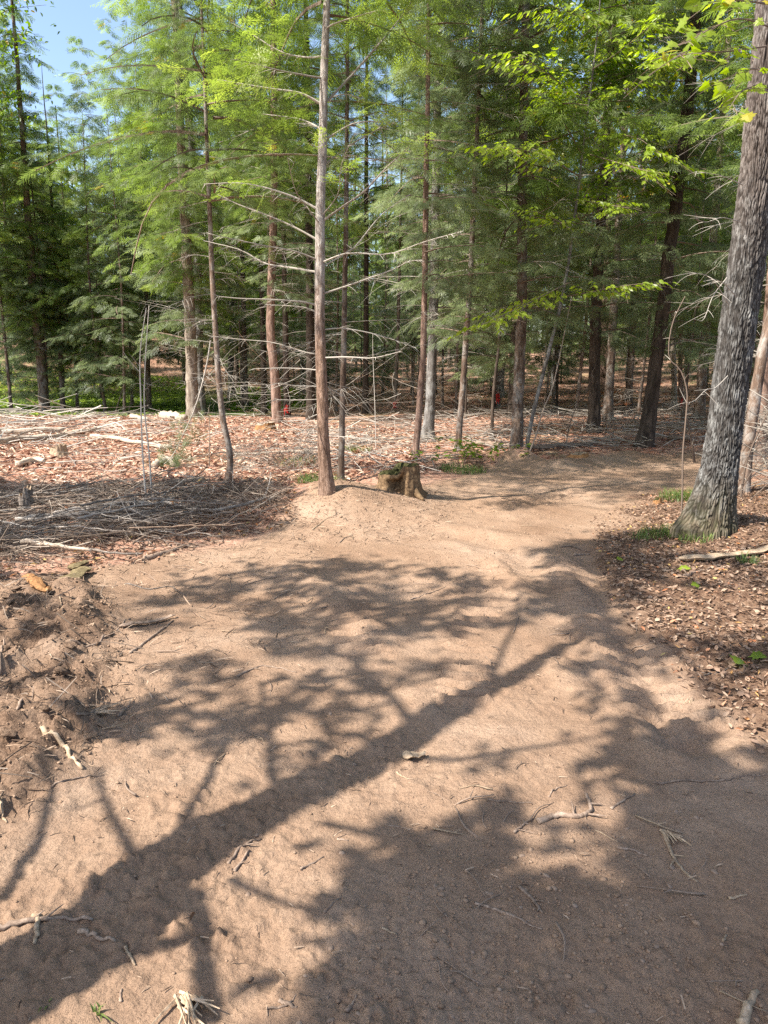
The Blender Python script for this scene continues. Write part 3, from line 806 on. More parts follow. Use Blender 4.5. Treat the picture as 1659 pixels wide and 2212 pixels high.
# the central hemlock: every long bare limb is a part of its own
r7, b7, c7, rad7 = H_('t7', [(707, 1062), (699, 960), (697, 860), (690, 650), (693, 450), (697, 300), (700, 170), (706, 0), (709, -150)], 27, 7.9, 'bark_central', 'central hemlock with pale upper trunk and many long bare limbs, on the dirt mound', sides=20, flare=1.5, seed=7)
D7 = b7[1]
def c2(x, y): return (518.4 + x * .3646, y * .3646)
def c5_(x, y): return (518.4 + x * .3646, 561.6 + y * .3646)
LIMBS = [
 ([c2(455, 1250), c2(350, 1180), c2(180, 1120), c2(0, 1085), (440, 925 * .43)], .024, 0),
 ([c2(450, 1430), c2(330, 1350), c2(200, 1290), c2(0, 1215), (470, 420)], .022, .2),
 ([c2(445, 1545), c2(330, 1490), c2(170, 1460), c2(0, 1425), (450, 505)], .018, -.3),
 ([c2(442, 1615), c2(300, 1585), c2(150, 1560), c2(0, 1480), (440, 520)], .022, .3),
 ([c2(470, 625), c2(410, 575), c2(330, 545), c2(180, 525), c2(0, 495), (470, 172)], .028, 0),
 ([c2(478, 775), c2(430, 735), c2(330, 700), c2(130, 675)], .018, .4),
 ([c2(478, 465), c2(350, 440), c2(200, 410), c2(60, 370), c2(-60, 350)], .02, -.4),
 ([c2(490, 330), c2(400, 340), c2(250, 310), c2(90, 215), c2(-60, 130)], .018, .3),
 ([c2(500, 1320), c2(600, 1230), c2(740, 1130), c2(860, 1000), c2(1000, 870)], .024, -.2),
 ([c2(512, 985), c2(600, 900), c2(720, 820), c2(900, 730), c2(1080, 700)], .018, .3),
 ([c2(515, 840), c2(580, 780), c2(680, 730), c2(800, 720), c2(920, 730)], .02, .0),
 ([c2(520, 615), c2(560, 570), c2(640, 560), c2(720, 590)], .016, .3),
 ([c2(515, 170), c2(560, 140), c2(700, 95), c2(820, 60)], .018, -.3),
 ([c2(520, 620), c2(640, 470), c2(780, 310), c2(900, 170), c2(1020, 0), (905, -60)], .024, .5),
 ([c2(510, 1590), c2(640, 1490), c2(700, 1440), c2(840, 1270), c2(1010, 1150)], .016, .4),
 ([c2(515, 1560), c2(640, 1500), c2(880, 1505), c2(1100, 1430), c2(1320, 1370)], .016, -.5),
 ([c5_(500, 205), c5_(600, 165), c5_(760, 110), c5_(900, 60), c5_(1000, 10), c5_(1080, 0)], .022, 0),
 ([c5_(440, 275), c5_(380, 250), c5_(200, 235), c5_(0, 228), (470, 640)], .026, 0),
 ([c5_(445, 320), c5_(410, 290), c5_(340, 275), c5_(160, 265)], .018, .3),
 ([c5_(505, 415), c5_(600, 405), c5_(760, 430), c5_(900, 470), c5_(1040, 520)], .016, .2),
 ([c5_(450, 560), c5_(380, 545), c5_(200, 490), c5_(0, 470), (450, 725)], .016, .3),
 ([c5_(510, 580), c5_(640, 575), c5_(790, 580), c5_(960, 540)], .018, -.3),
 ([c5_(450, 655), c5_(380, 645), c5_(240, 640), c5_(80, 645)], .015, .1),
 ([c5_(480, 715), c5_(540, 770), c5_(620, 810), c5_(700, 870)], .011, .2),
 ([c5_(450, 750), c5_(330, 745), c5_(240, 730), c5_(160, 745)], .012, -.2),
 ([c5_(445, 825), c5_(330, 830), c5_(200, 830), c5_(100, 855)], .012, .2),
 ([c5_(455, 985), c5_(400, 1005), c5_(330, 1035)], .008, -.2),
 ([c5_(530, 1040), c5_(700, 1055), c5_(830, 1078)], .010, -.2),
 ([c5_(480, 905), c5_(420, 930), c5_(360, 970)], .008, .2),
 ([c2(500, 1330), c2(400, 1230), c2(330, 1130), c2(280, 930)], .012, -.5),
 ([c2(540, 1290), c2(580, 1150), c2(600, 980), c2(680, 790)], .010, -.4),
]
rg = np.random.default_rng(77)
needle7 = MB()
for i, (fp, r, dy) in enumerate(LIMBS):
    m = len(fp)
    pts = [P(x, y, D7 + dy * 1.6 * (k / (m - 1))) for k, (x, y) in enumerate(fp)]
    zc = pts[0][2] - b7[2]
    cc = curve_at_z(c7, zc); pts[0] = cc + b7
    pts = np.array(pts) - b7
    cv = spline(pts, 14)
    b = MB(); s = np.linspace(0, 1, 14)
    L = np.linalg.norm(np.diff(cv, axis=0), axis=1).sum()
    b.tube(cv, r * .46 * (1 - .8 * s) + .0012, 6, False, .35 + .4 * rg.random(), .25)
    up = pts[0][2] > 3.0
    side_twigs(b, cv, L, rg, int(20 * L) + 8, .36, .0024)
    # second order twigs
    b.build('limb', M['dead'], r7)
    if pts[0][2] > 2.6:
        n = int(L * ((34 if fp[-1][0] < 700 else 20) if pts[0][2] > 3.2 else 6))
        ts = rg.uniform(.45, 1.05, n)
        pp = np.array([curve_at(cv, min(t, 1)) for t in ts]) + rg.normal(0, 1, (n, 3)) * [.16, .22, .07]
        dr = (cv[-1] - cv[0]) / L
        X = dr[None] + rg.normal(0, .55, (n, 3)) + [0, 0, -.25]
        Z = rg.normal(0, .3, (n, 3)) + [0, 0, 1]
        place_sprays(needle7, SP_F, pp, X, Z, rg.uniform(.16, .30, n), np.clip(rg.normal(.62, .16, n), 0, .92))
needle7.build('live_foliage', M['needle_bright'], r7, stuff=True)
# upper crown of the central hemlock
bb, ww = hemlock_crown(70, 3.4, 1.5, 26, SP_M, .22, base_taper=.9, droop=.25)
o = bb.build('crown', M['needle_bright'], r7, stuff=True); i = np.searchsorted(c7[:, 2], 5.2); o.location = (c7[i][0], c7[i][1], 4.5)
o = ww.build('limb_frame', M['sapbark'], r7, stuff=True); o.location = (c7[i][0], c7[i][1], 4.5)

# ------------------------------------------------------------------ the big maple at the right
def big_maple():
    pth = [(1530, 1150), (1547, 1065), (1556, 1000), (1566, 926), (1588, 744), (1613, 562), (1637, 380), (1653, 219), (1677, 0), (1696, -160)]
    wid = [84, 79, 73, 70, 69, 70, 70, 69, 67, 66]
    base = G(1532, 1152); D = base[1] + .1
    base = P(1532, 1150, D); base[2] = float(gz(base[0], base[1]))
    root = empty('maple_tree', base, 'big grey furrowed maple trunk leaning right with mossy flared foot beside the track', 'tree')
    pts = np.array([base * 0] + [P(x, y, D) - base for x, y in pth[1:]])
    pts = np.vstack([pts, pts[-1] + [.9, .2, 2.5], pts[-1] + [1.4, .3, 6]])
    wd = np.array(wid + [62, 44]) / 2 / FPX * D
    nz, nt = 620, 210
    c = spline(pts, nz); sp = np.linspace(0, len(pts) - 1, nz); rad = np.interp(sp, np.arange(len(pts)), wd)
    th = np.concatenate([np.linspace(math.pi * .93, math.pi * 2.07, 170, endpoint=False), np.linspace(math.pi * 2.07, math.pi * 2.93, 40, endpoint=False)])
    h = c[:, 2]
    H, T = np.meshgrid(h, th, indexing='ij'); Rr = np.repeat(rad[:, None], nt, 1)
    # root flare, strongest to the left of the picture and forward
    for az, amp, wdt in ((math.pi * 1.04, 1.25, .42), (math.pi * 1.5, .45, .5), (math.pi * 1.85, .5, .4), (math.pi * 1.25, .5, .35), (math.pi * .5, .5, .5)):
        da = np.angle(np.exp(1j * (T - az)))
        Rr = Rr * (1 + amp * np.exp(-(da / wdt) ** 2) * np.exp(-np.clip(H + .02, 0, 9) / (.27 if amp > 1 else .15)))
    u = T * .24 * 44; vv = H * 13
    wx = u + 1.5 * fbm(u * .35, vv * .22, 4, 5); wy = vv + 2.2 * fbm(u * .3, vv * .25, 3, 8)
    d1, d2, cid = voro(wx * .75, wy * .62, 12)
    e1, e2, ec = voro(wx * 1.7 + 5, wy * 1.1, 14)
    fur = sstep(0, .34, d2 - d1) * (.45 + .55 * sstep(0, .25, e2 - e1))
    plate = fur * (.6 + .4 * cid)
    ridg = 1 - np.abs(fbm(u * .9, H * 1.9, 3, 19)) * 2.2
    disp = .015 * plate + .007 * ridg + .006 * fbm(u * 2.5, H * 14, 3, 15) + .010 * fbm(T * 1.5, H * 1.2, 2, 31)
    Rr = Rr + disp - .012
    V = np.stack([c[:, 0:1] + Rr * np.cos(T), c[:, 1:2] + Rr * np.sin(T), H - .06 * (H < .01)], -1).reshape(-1, 3)
    i = np.arange(nz - 1)[:, None] * nt; j = np.arange(nt)[None]; jn = (j + 1) % nt
    q = np.stack([i + j, i + jn, i + nt + jn, i + nt + j], -1).reshape(-1, 4)
    b = MB(); b.add(V, None, q, np.clip(plate, 0, 1).ravel())
    k = N('maple_bark'); t = k.tint(); v = k.obj((14, 14, 6))
    n1 = k.noise(1.5, 7, v, .65); n2 = k.noise(4.5, 6, k.obj((2, 2, 1.4)), .75)
    cl = k.ramp(t, [(0, (.010, .009, .008)), (.35, (.038, .035, .032)), (.7, (.09, .086, .08)), (1, (.155, .15, .142))])
    cl = k.mix(k.ramp(n1, [(.35, (.7, .7, .7)), (.6, (0, 0, 0))]), cl, (.06, .052, .045))
    cl = k.mix(k.math('MULTIPLY', k.ramp(n2, [(.5, (0, 0, 0)), (.62, (.9, .9, .9))]), t), cl, (.27, .27, .255))
    sz = k.n('ShaderNodeSeparateXYZ'); tc = k.n('ShaderNodeTexCoord'); k.l(tc.outputs['Object'], sz.inputs[0])
    foot = k.ramp(k.math('ADD', sz.outputs[2], k.math('MULTIPLY', n1, .3)), [(.22, (.75, .75, .75)), (.66, (0, 0, 0))])
    warm = k.ramp(t, [(0, (.018, .013, .008)), (.5, (.075, .056, .032)), (1, (.15, .115, .07))])
    cl = k.mix(foot, cl, k.mix(k.ramp(n1, [(.4, (0, 0, 0)), (.65, (.6, .6, .6))]), warm, (.085, .085, .035)))
    red = k.ramp(k.math('MULTIPLY', sz.outputs[2], .2), [(.42, (0, 0, 0)), (.62, (.45, .45, .45))])  # warm light on the upper trunk, put into the bark colour
    cl = k.mix(red, cl, k.mix(t, (.05, .036, .03), (.22, .17, .145)))
    nb = k.bump(n1, .7, .012); k.fin(cl, .9, nb, .15)
    b.build('trunk', k.m, root, True)
    return root, base, D, c
mr, mb, MD, mc = big_maple()

def leaf_obj_meshes():
    out = {}
    for nm, (tv, tf) in (('ovate', LF_O), ('maple', LF_M), ('curl', LF_C)):
        for j, t in enumerate((.25, .5, .75, .97)):
            b = MB(); b.inst(tv, tf, np.zeros((1, 3)), np.array([[1., 0, 0]]), np.array([[0, 0, 1.]]), 1.0, np.array([t]))
            out[(nm, j)] = b
    return out
LFB = leaf_obj_meshes()
_lm = {}
def leaf_mesh(kind, j, mat):
    k = (kind, j, mat)
    if k not in _lm:
        me = LFB[(kind, j)].mesh(kind + '_leaf'); me.materials.append(M[mat]); _lm[k] = me
    return _lm[k]

from mathutils import Matrix
def put_leaf(name, me, root, pos, X, Z, s):
    X = Vector(X).normalized(); Z = Vector(Z); Z = (Z - Z.dot(X) * X).normalized(); Y = Z.cross(X)
    o = bpy.data.objects.new(name, me); COL.objects.link(o); o.parent = root
    m = Matrix((X, Y, Z)).transposed().to_4x4()
    o.matrix_local = Matrix.Translation(Vector([float(c) for c in pos])) @ m @ Matrix.Scale(float(s), 4)
    return o

def leafy_branch(root, base, fpts, D, dys, mat_obj, mat_mass, rs, n_leaf, size, kind='ovate', singles=0, spread=.28, r=.008, mass=None, tilt=.5):
    """branch seen along frame points fpts; leaves in flat fans along it"""
    m = len(fpts)
    pts = np.array([P(x, y, D + dys * k / (m - 1)) for k, (x, y) in enumerate(fpts)]) - base
    cv = spline(pts, 12); b = MB(); s = np.linspace(0, 1, 12)
    b.tube(cv, r * (1 - .8 * s) + .001, 5, False, .4)
    L = np.linalg.norm(cv[-1] - cv[0]); dr = (cv[-1] - cv[0]) / L; sd = np.cross(dr, [0, 0, 1.]); sd /= np.linalg.norm(sd)
    pos, X, Z = [], [], []
    nt = max(4, int(L * 9))
    per = max(1, n_leaf // nt)
    for i in range(nt):
        t = rs.uniform(.15, 1); p = curve_at(cv, t); a = rs.choice([-1, 1]) * rs.uniform(.4, 1.1)
        dd = dr * math.cos(a) + sd * math.sin(a) + np.array([0, 0, rs.uniform(-.35, .15)])
        l = spread * rs.uniform(.5, 1.6)
        q = p + np.outer(np.linspace(0, 1, 4) * l, dd) + np.outer(-.15 * l * np.linspace(0, 1, 4) ** 2, [0, 0, 1])
        b.tube(q, .0022, 3, False, .4)
        for j in range(per):
            f = (j + .6) / per; pp = p + dd * l * f + rs.normal(0, .012, 3)
            a2 = (1 if j % 2 else -1) * rs.uniform(.4, 1.1)
            dl = dd * math.cos(a2) + np.cross(dd, [0, 0, 1.]) * math.sin(a2) + np.array([0, 0, rs.uniform(-.8, -.05)])
            pos.append(pp); X.append(dl); Z.append(np.array([0, 0, 1.]) + rs.normal(0, tilt, 3))
    b.build('branch', M['sapbark'], root)
    order = rs.permutation(len(pos))
    for q, i in enumerate(order):
        sz = size * rs.uniform(.7, 1.25)
        if q < singles:
            put_leaf('leaf', leaf_mesh(kind, int(rs.integers(0, 4)) if rs.random() < .25 else int(rs.integers(1, 3)), mat_obj), root, pos[i], X[i], Z[i], sz)
        elif mass is not None:
            tv, tf = {'ovate': LF_O, 'maple': LF_M}[kind]
            mass.inst(tv, tf, pos[i][None], X[i][None], Z[i][None], sz, np.array([np.clip(rs.normal(.5, .2), 0, .93)]))
    return cv

rs = np.random.default_rng(5)
mass = MB()
for fp, dy, n in [([(1668, 60), (1600, 40), (1540, 60), (1480, 95)], -1.2, 26), ([(1640, 180), (1600, 200), (1575, 235)], -.8, 18),
                  ([(1668, 10), (1590, 0), (1530, 5)], -1.0, 26), ([(1655, 100), (1560, 112), (1490, 110), (1450, 130)], -1.4, 20),
                  ([(1668, 150), (1610, 150), (1570, 170)], -.5, 16)]:
    leafy_branch(mr, mb, fp, MD - .3, dy, 'leaf_lime', 'leaf_lime', rs, n, .09, 'maple', 60, .2, .006, mass)
# wiry bare twigs out of the maple trunk
for fp in [[(1575, 660), (1540, 605), (1500, 590), (1440, 600)], [(1572, 812), (1545, 838), (1525, 842), (1500, 866), (1478, 870)],
           [(1570, 600), (1540, 640), (1520, 690), (1500, 690)], [(1590, 640), (1560, 610), (1530, 600)], [(1605, 400), (1560, 380), (1500, 370)],
           [(1600, 480), (1560, 470), (1525, 480), (1500, 470)]]:
    pts = np.array([P(x, y, MD - .25 - .12 * k) for k, (x, y) in enumerate(fp)]) - mb
    b = MB(); cv = spline(pts, 12); b.tube(cv, np.linspace(.0045, .0012, 12), 5, False, .6); side_twigs(b, cv, 1.0, rs, 5, .6, .002)
    b.build('bare_twig', M['dead'], mr)

# ------------------------------------------------------------------ understory beech with bright leaves
bp = [(1135, 985), (1150, 900), (1180, 780), (1215, 640), (1240, 480), (1262, 300), (1285, 120), (1300, -40)]
br_, bb_, bc_, _ = hero_tree(bp, 9, 8.6, 'bark_grey', 'young beech leaning right from the dirt mound, carrying fans of bright yellow-green leaves', None, 'beech_tree', sides=8, flare=1.1, seed=3)
BD = bb_[1]
mass = MB()
FANS = [([(1230, 610), (1170, 640), (1110, 670), (1040, 702)], -2.6, 90, 60), ([(1225, 640), (1280, 630), (1330, 620), (1390, 612)], -2.0, 60, 30),
        ([(1250, 380), (1180, 340), (1110, 320), (1045, 322)], -3.2, 95, 60), ([(1262, 330), (1330, 350), (1400, 370)], -2.5, 60, 25),
        ([(1270, 250), (1220, 190), (1170, 150), (1110, 110)], -2.8, 90, 30), ([(1275, 220), (1340, 200), (1400, 150), (1450, 120)], -2.8, 110, 40),
        ([(1280, 150), (1340, 110), (1400, 60), (1440, 30)], -2.4, 110, 30), ([(1290, 60), (1240, 30), (1180, 10)], -2.4, 80, 10),
        ([(1262, 300), (1320, 290), (1380, 300), (1420, 330)], -1.8, 70, 15), ([(1240, 430), (1300, 440), (1360, 450)], -1.6, 50, 0),
        ([(1255, 330), (1210, 250), (1190, 200), (1160, 170)], -1.2, 80, 0), ([(1235, 500), (1190, 470), (1140, 450)], -1.5, 50, 0)]
for fp, dy, n, sg in FANS:
    leafy_branch(br_, bb_, fp, BD, dy, 'leaf_lime', 'leaf_lime', rs, int(n * 2.8), .095, 'ovate', sg, .44, .009, mass)
mass.build('lit_foliage', M['leaf_lime'], br_, stuff=True); mass = MB()  # light on the outer fans is put into this brighter leaf colour
for i in range(26):                                            # inner darker fans filling the crown
    x0 = rs.uniform(1140, 1420); y0 = rs.uniform(-60, 420)
    leafy_branch(br_, bb_, [(1255, y0 + 60), (x0, y0), (x0 + rs.uniform(-90, 90), y0 + rs.uniform(-20, 50))], BD + 1.2, rs.uniform(-1, 1.5), 'leaf', 'leaf', rs, 80, .11, 'ovate', 0, .34, .007, mass)
mass.build('crown', M['leaf'], br_, stuff=True)

# ------------------------------------------------------------------ broadleaf crowns for trees of the background
def broad_crown(seed, R, H, n, mat, size=.13):
    r = np.random.default_rng(seed); b = MB(); w = MB(); pos, X, Z, T = [], [], [], []
    for i in range(n):
        az = i * 2.4; t = r.random(); z = t * H; L = R * math.sqrt(max(.05, 1 - (2 * t - .9) ** 2)) * r.uniform(.4, 1.05)
        e = np.array([math.cos(az) * L, math.sin(az) * L, z + L * .25])
        s0 = np.array([0, 0, max(0, z - L * .35)])
        c = spline([s0, (s0 + e) / 2 + [0, 0, .15 * L], e], 6); w.tube(c, np.linspace(.02, .004, 6), 3, False, .3)
        m = int(r.uniform(35, 75)); tone = r.normal(.5, .15)
        f = r.uniform(.35, 1.1, m)
        q = np.array([curve_at(c, min(1, k)) for k in f]) + r.normal(0, 1, (m, 3)) * [.30, .30, .12]
        pos.append(q); X.append(r.normal(0, 1, (m, 3)) + [0, 0, -.4]); Z.append(r.normal(0, .5, (m, 3)) + [0, 0, 1]); T.append(np.clip(r.normal(tone, .12, m), 0, .93))
    T = np.concatenate(T); T[r.random(len(T)) < .03] = 1
    b.inst(*LF_O, np.vstack(pos), np.vstack(X), np.vstack(Z), size * r.uniform(.7, 1.4, len(T)), T)
    me = b.mesh('broad_crown'); me.materials.append(M[mat]); mw = w.mesh('broad_limbs'); mw.materials.append(M['sapbark'])
    return me, mw, H, R
CR.append(broad_crown(1, 2.6, 6, 60, 'leaf'))          # 5
CR.append(broad_crown(2, 2.2, 5, 50, 'leaf_yellow'))   # 6
CR.append(broad_crown(3, 2.9, 7, 75, 'leaf', .15))     # 7

# ------------------------------------------------------------------ woods behind
def trunk_proto(mat, r0, H, seed):
    b = MB(); rr = np.random.default_rng(seed)
    trunk_mesh(b, [np.zeros(3), np.array([rr.normal(0, .08), rr.normal(0, .08), H * .4]), np.array([rr.normal(0, .15), rr.normal(0, .15), H * .9])], r0, H, 8, 1.4, seed=seed)
    me = b.mesh('trunk', True); me.materials.append(M[mat]); return me
TP = [trunk_proto(m, r, H, i) for i, (m, r, H) in enumerate([('bark', .11, 16), ('bark_dark', .12, 17), ('bark_red', .13, 18), ('bark', .07, 12), ('bark_dark', .06, 10), ('bark_pale', .09, 15), ('bark_grey', .12, 17)])]
occupied = [(v[1][0], v[1][1]) for v in HT.values()]
rb = np.random.default_rng(99)
TRP = TRACK
def ok_place(x, y, dmin):
    if y < 13: return False
    for a, b in occupied:
        if (a - x) ** 2 + (b - y) ** 2 < dmin * dmin: return False
    q = x / y
    if y < 22.5 and q < .02: return False                 # the clearing
    if y < 20 and q < .16: return False
    if poly_sd(np.array([x]), np.array([y]), TRP)[0] > -1.2: return False
    if y < 17 and q < .55: return False
    return True
NB = 0
def region(x, y):
    q = x / y
    side = 'left' if q < -.16 else ('middle' if q < .17 else 'right')
    dist = 'mid' if y < 34 else 'far'
    return side, dist
LBL = {('left', 'mid'): 'hemlock standing on the green patch beyond the sunny clearing on the left',
       ('left', 'far'): 'distant hemlock on the rising slope beyond the clearing on the left',
       ('middle', 'mid'): 'slim forest tree behind the red-painted trees in the middle',
       ('middle', 'far'): 'distant forest tree deep in the shade behind the middle thicket',
       ('right', 'mid'): 'shaded forest tree beyond the bend of the track on the right',
       ('right', 'far'): 'distant forest tree seen through gaps far behind the right-hand bend'}
NEARBY = [('the thick brown trunk at the left', 90), ('the slim stem near the left', 135), ('the paired dead stems', 312), ('the thick pale trunk', 414),
          ('the curve-footed thin tree', 475), ('the straight reddish trunk', 590), ('the central hemlock', 694), ('the buttressed grey trunk', 932),
          ('the slender hemlock', 1003), ('the rough brown trunk', 1124), ('the nearly black trunk', 1285), ('the dark leaning tree', 1420), ('the big grey maple', 1590)]
USED = {}
for k in range(5000):
    y = 15 + 60 * rb.random() ** 1.5; x = rb.uniform(-1, 1) * (.62 * y + 4)
    if NB >= 165: break
    dm = 1.9 if y < 40 else 2.6
    if not ok_place(x, y, dm): continue
    occupied.append((x, y)); NB += 1
    side, dist = region(x, y)
    kind = rb.random(); z = float(gz(x, y))
    small = rb.random() < .36 or (60 < 829.5 + FPX * x / y < 290)
    sc = rb.uniform(.85, 1.2)
    lb = LBL[(side, dist)]; fx = 829.5 + FPX * x / y
    nm = 'young_hemlock' if small else ('broadleaf_tree' if kind < .24 else 'hemlock_tree')
    hn, hx = min(NEARBY, key=lambda q: abs(q[1] - fx))
    sd_ = 'left of' if fx < hx else 'right of'
    what = {'young_hemlock': 'low-branched young hemlock', 'broadleaf_tree': 'broadleaf tree', 'hemlock_tree': 'tall hemlock'}[nm]
    key = (nm, dist, hn, sd_); USED[key] = USED.get(key, 0) + 1
    nth = ['', 'second ', 'third ', 'fourth ', 'fifth ', 'sixth ', 'seventh ', 'eighth ', 'ninth ', 'tenth ', 'eleventh ', 'twelfth ', 'thirteenth ', 'fourteenth ', 'fifteenth ', 'sixteenth ', 'seventeenth ', 'eighteenth '][min(USED[key] - 1, 17)]
    lb = f"{nth}{what} {'far behind,' if dist == 'far' else 'behind,'} {sd_} {hn}"
    root = empty(nm, (x, y, z), lb, 'tree', {'left': 'woodland trees beyond the clearing', 'middle': 'woodland trees behind the middle thicket', 'right': 'woodland trees beyond the track bend'}[side], rb.uniform(0, 6.28), sc)
    if small:
        o = link('trunk', TP[int(rb.integers(3, 5))], root); o.scale = (.7, .7, .8)
        add_crown(root, 3, rb.uniform(.3, 1.9), rb.uniform(0, 6), rb.uniform(.8, 1.4))
        if rb.random() < .5: link('dead_branchwork', DEAD_S[int(rb.integers(0, 2))], root, stuff=True)
    elif nm == 'broadleaf_tree':
        link('trunk', TP[int(rb.choice([0, 3, 5, 6]))], root)
        add_crown(root, int(rb.choice([5, 6, 7])), rb.uniform(3.5, 7), rb.uniform(0, 6), rb.uniform(.9, 1.3))
        if rb.random() < .6: add_crown(root, int(rb.choice([5, 7])), rb.uniform(7, 10), rb.uniform(0, 6), rb.uniform(.9, 1.3))
    else:
        link('trunk', TP[int(rb.choice([0, 0, 1, 2, 3, 6]))], root)
        ci = int(rb.choice([0, 1, 1, 2, 4])); add_crown(root, ci, rb.uniform(2.0, 4.4), rb.uniform(0, 6), rb.uniform(.9, 1.1))
        o = link('dead_branchwork', DEAD[int(rb.integers(0, 3))], root, stuff=True); o.rotation_euler = (0, 0, rb.uniform(0, 6))

for fx, y, h, lb in [(108, 25.5, 2.6, 'soft light green hemlock filling in just left of the slim stem at the left'), (172, 27.0, 1.6, 'soft green hemlock under the patch of blue sky at the left'),
                     (232, 25.0, 2.2, 'pale green hemlock between the slim stem and the paired dead stems'), (290, 28.0, 4.0, 'taller pale hemlock closing the right side of the blue sky patch'),
                     (30, 24.5, 3.4, 'bushy green hemlock at the far left edge beside the thick brown trunk')]:
    x = (fx - 829.5) / FPX * y
    root = empty('hemlock_tree', (x, y, float(gz(x, y))), lb, 'tree', None, rb.uniform(0, 6.28))
    link('trunk', TP[3], root).scale = (.8, .8, .9 if h > 3 else .8)
    add_crown(root, 2, h, rb.uniform(0, 6), 1.0); add_crown(root, 3, max(.8, h - 1.2), rb.uniform(0, 6), 1.1)
NS = 0
for k in range(3000):
    y = rb.uniform(15.5, 34) if NS < 34 else rb.uniform(34, 58); x = rb.uniform(-.45 if NS < 34 else -.6, .62) * y
    if NS >= 84: break
    if not ok_place(x, y, 1.25): continue
    if 60 < 829.5 + FPX * x / y < 300 and y < 26: continue
    occupied.append((x, y)); NS += 1
    fx = 829.5 + FPX * x / y; hn, hx = min(NEARBY, key=lambda q: abs(q[1] - fx)); sd_ = 'left of' if fx < hx else 'right of'
    key = ('shrubby', hn, sd_); USED[key] = USED.get(key, 0) + 1
    nth = ['', 'second ', 'third ', 'fourth ', 'fifth ', 'sixth ', 'seventh ', 'eighth ', 'ninth ', 'tenth ', 'eleventh ', 'twelfth ', 'thirteenth ', 'fourteenth ', 'fifteenth ', 'sixteenth '][min(USED[key] - 1, 15)]
    root = empty('young_hemlock', (x, y, float(gz(x, y))), f"{nth}feathery half-grown hemlock {sd_} {hn}", 'tree', 'half-grown hemlocks of the thicket', rb.uniform(0, 6.28), rb.uniform(.9, 1.2))
    o = link('trunk', TP[int(rb.integers(3, 5))], root); o.scale = (.55, .55, .75)
    add_crown(root, 3, rb.uniform(1.2, 3.2) if y < 34 else rb.uniform(.2, 1.0), rb.uniform(0, 6), rb.uniform(.9, 1.35))
    link('dead_branchwork', DEAD_S[int(rb.integers(0, 2))], root, stuff=True)

# a far-off wood that reads as one mass, closing the view
def _unused():
    b = MB(); r = np.random.default_rng(12)
    n = 560
    az = r.uniform(-.95, .95, n); d = r.uniform(78, 130, n)
    P0 = np.stack([np.sin(az) * d, np.cos(az) * d, np.zeros(n)], -1); P0[:, 2] = gz(P0[:, 0], P0[:, 1])
    for p in P0:
        h = r.uniform(15, 22); b.tube([p, p + [0, 0, h]], [.16, .05], 4, False, .12)
        m = 130; t = r.random(m) ** .9; zz = 1.2 + t * (h - 1); rad = 3.0 * (1 - t) ** .7 * r.random(m) ** .5 + .2; a = r.uniform(0, 6.28, m)
        q = p + np.stack([np.cos(a) * rad, np.sin(a) * rad, zz], -1)
        X = np.stack([np.cos(a), np.sin(a), -.3 * np.ones(m)], -1)
        b.inst(*SP_C[int(r.integers(0, 3))], q, X, r.normal(0, .4, (m, 3)) + [0, 0, 1], r.uniform(1.1, 1.9, m), np.clip(r.normal(.42, .15, m), 0, .9))
    return b
_fw = MB(); _r = np.random.default_rng(12)
SP_X = [spray(4, 0, .12, 21)]
n = 270
az = _r.uniform(-.9, .9, n); dd = _r.uniform(78, 125, n)
for a_, d_ in zip(az, dd):
    p = np.array([math.sin(a_) * d_, math.cos(a_) * d_, 0]); p[2] = float(gz(p[0], p[1]))
    h = _r.uniform(15, 21); _fw.tube(np.array([p, p + [0, 0, h]]), np.array([.16, .05]), 4, False, .1)
    m = 60; t = _r.random(m) ** 1.1; zz = .2 + t * (h - 1); rad = 3.2 * (1 - t) ** .7 * _r.random(m) ** .5 + .2; a = _r.uniform(0, 6.28, m)
    q = p + np.stack([np.cos(a) * rad, np.sin(a) * rad, zz], -1)
    X = np.stack([np.cos(a), np.sin(a), -.3 * np.ones(m)], -1)
    _fw.inst(*SP_X[0], q, X, _r.normal(0, .4, (m, 3)) + [0, 0, 1], _r.uniform(1.6, 2.9, m), np.clip(_r.normal(.42, .15, m), 0, .9))
tag(_fw.build('far_woods', M['needle']), 'mass of distant evergreen woods closing the view behind all the trees', 'woods', kind='stuff')

# ------------------------------------------------------------------ trees behind and beside the camera that throw the dappled shade
def up(g, z):
    """point at height z whose shadow falls on ground point g"""
    return np.array([g[0] - SH_DIR[0] * COT * z, g[1] - SH_DIR[1] * COT * z, z])
sh_base = np.array([-2.4, .30, 0.])
def zl(z): return 2.0 + (z - 3) * .75
sh_root = empty('maple_tree', sh_base, 'leafy maple behind the camera throwing its trunk shadow across the track', 'tree')
def shtube(b, pts, tint=.4, sides=8):
    c = spline([up(G(x, y), zl(z)) - sh_base for x, y, z, r in pts], 14)
    b.tube(c, np.interp(np.linspace(0, 1, 14), np.linspace(0, 1, len(pts)), [p[3] * .92 for p in pts]), sides, True, tint)
b = MB()
tp = [np.zeros(3)] + [up(G(x, y), zl(z)) - sh_base for x, y, z in [(60, 2110, 3.0), (330, 1890, 3.9), (600, 1740, 4.8), (850, 1610, 5.7), (1010, 1510, 6.6), (1160, 1430, 7.6), (1320, 1350, 9)]]
b.tube(spline(tp, 40), np.interp(np.linspace(0, 1, 40), [0, .15, .4, .7, 1], [.19, .165, .125, .085, .035]), 12, True, .5, .1)
b.build('trunk', M['bark_grey'], sh_root, True)
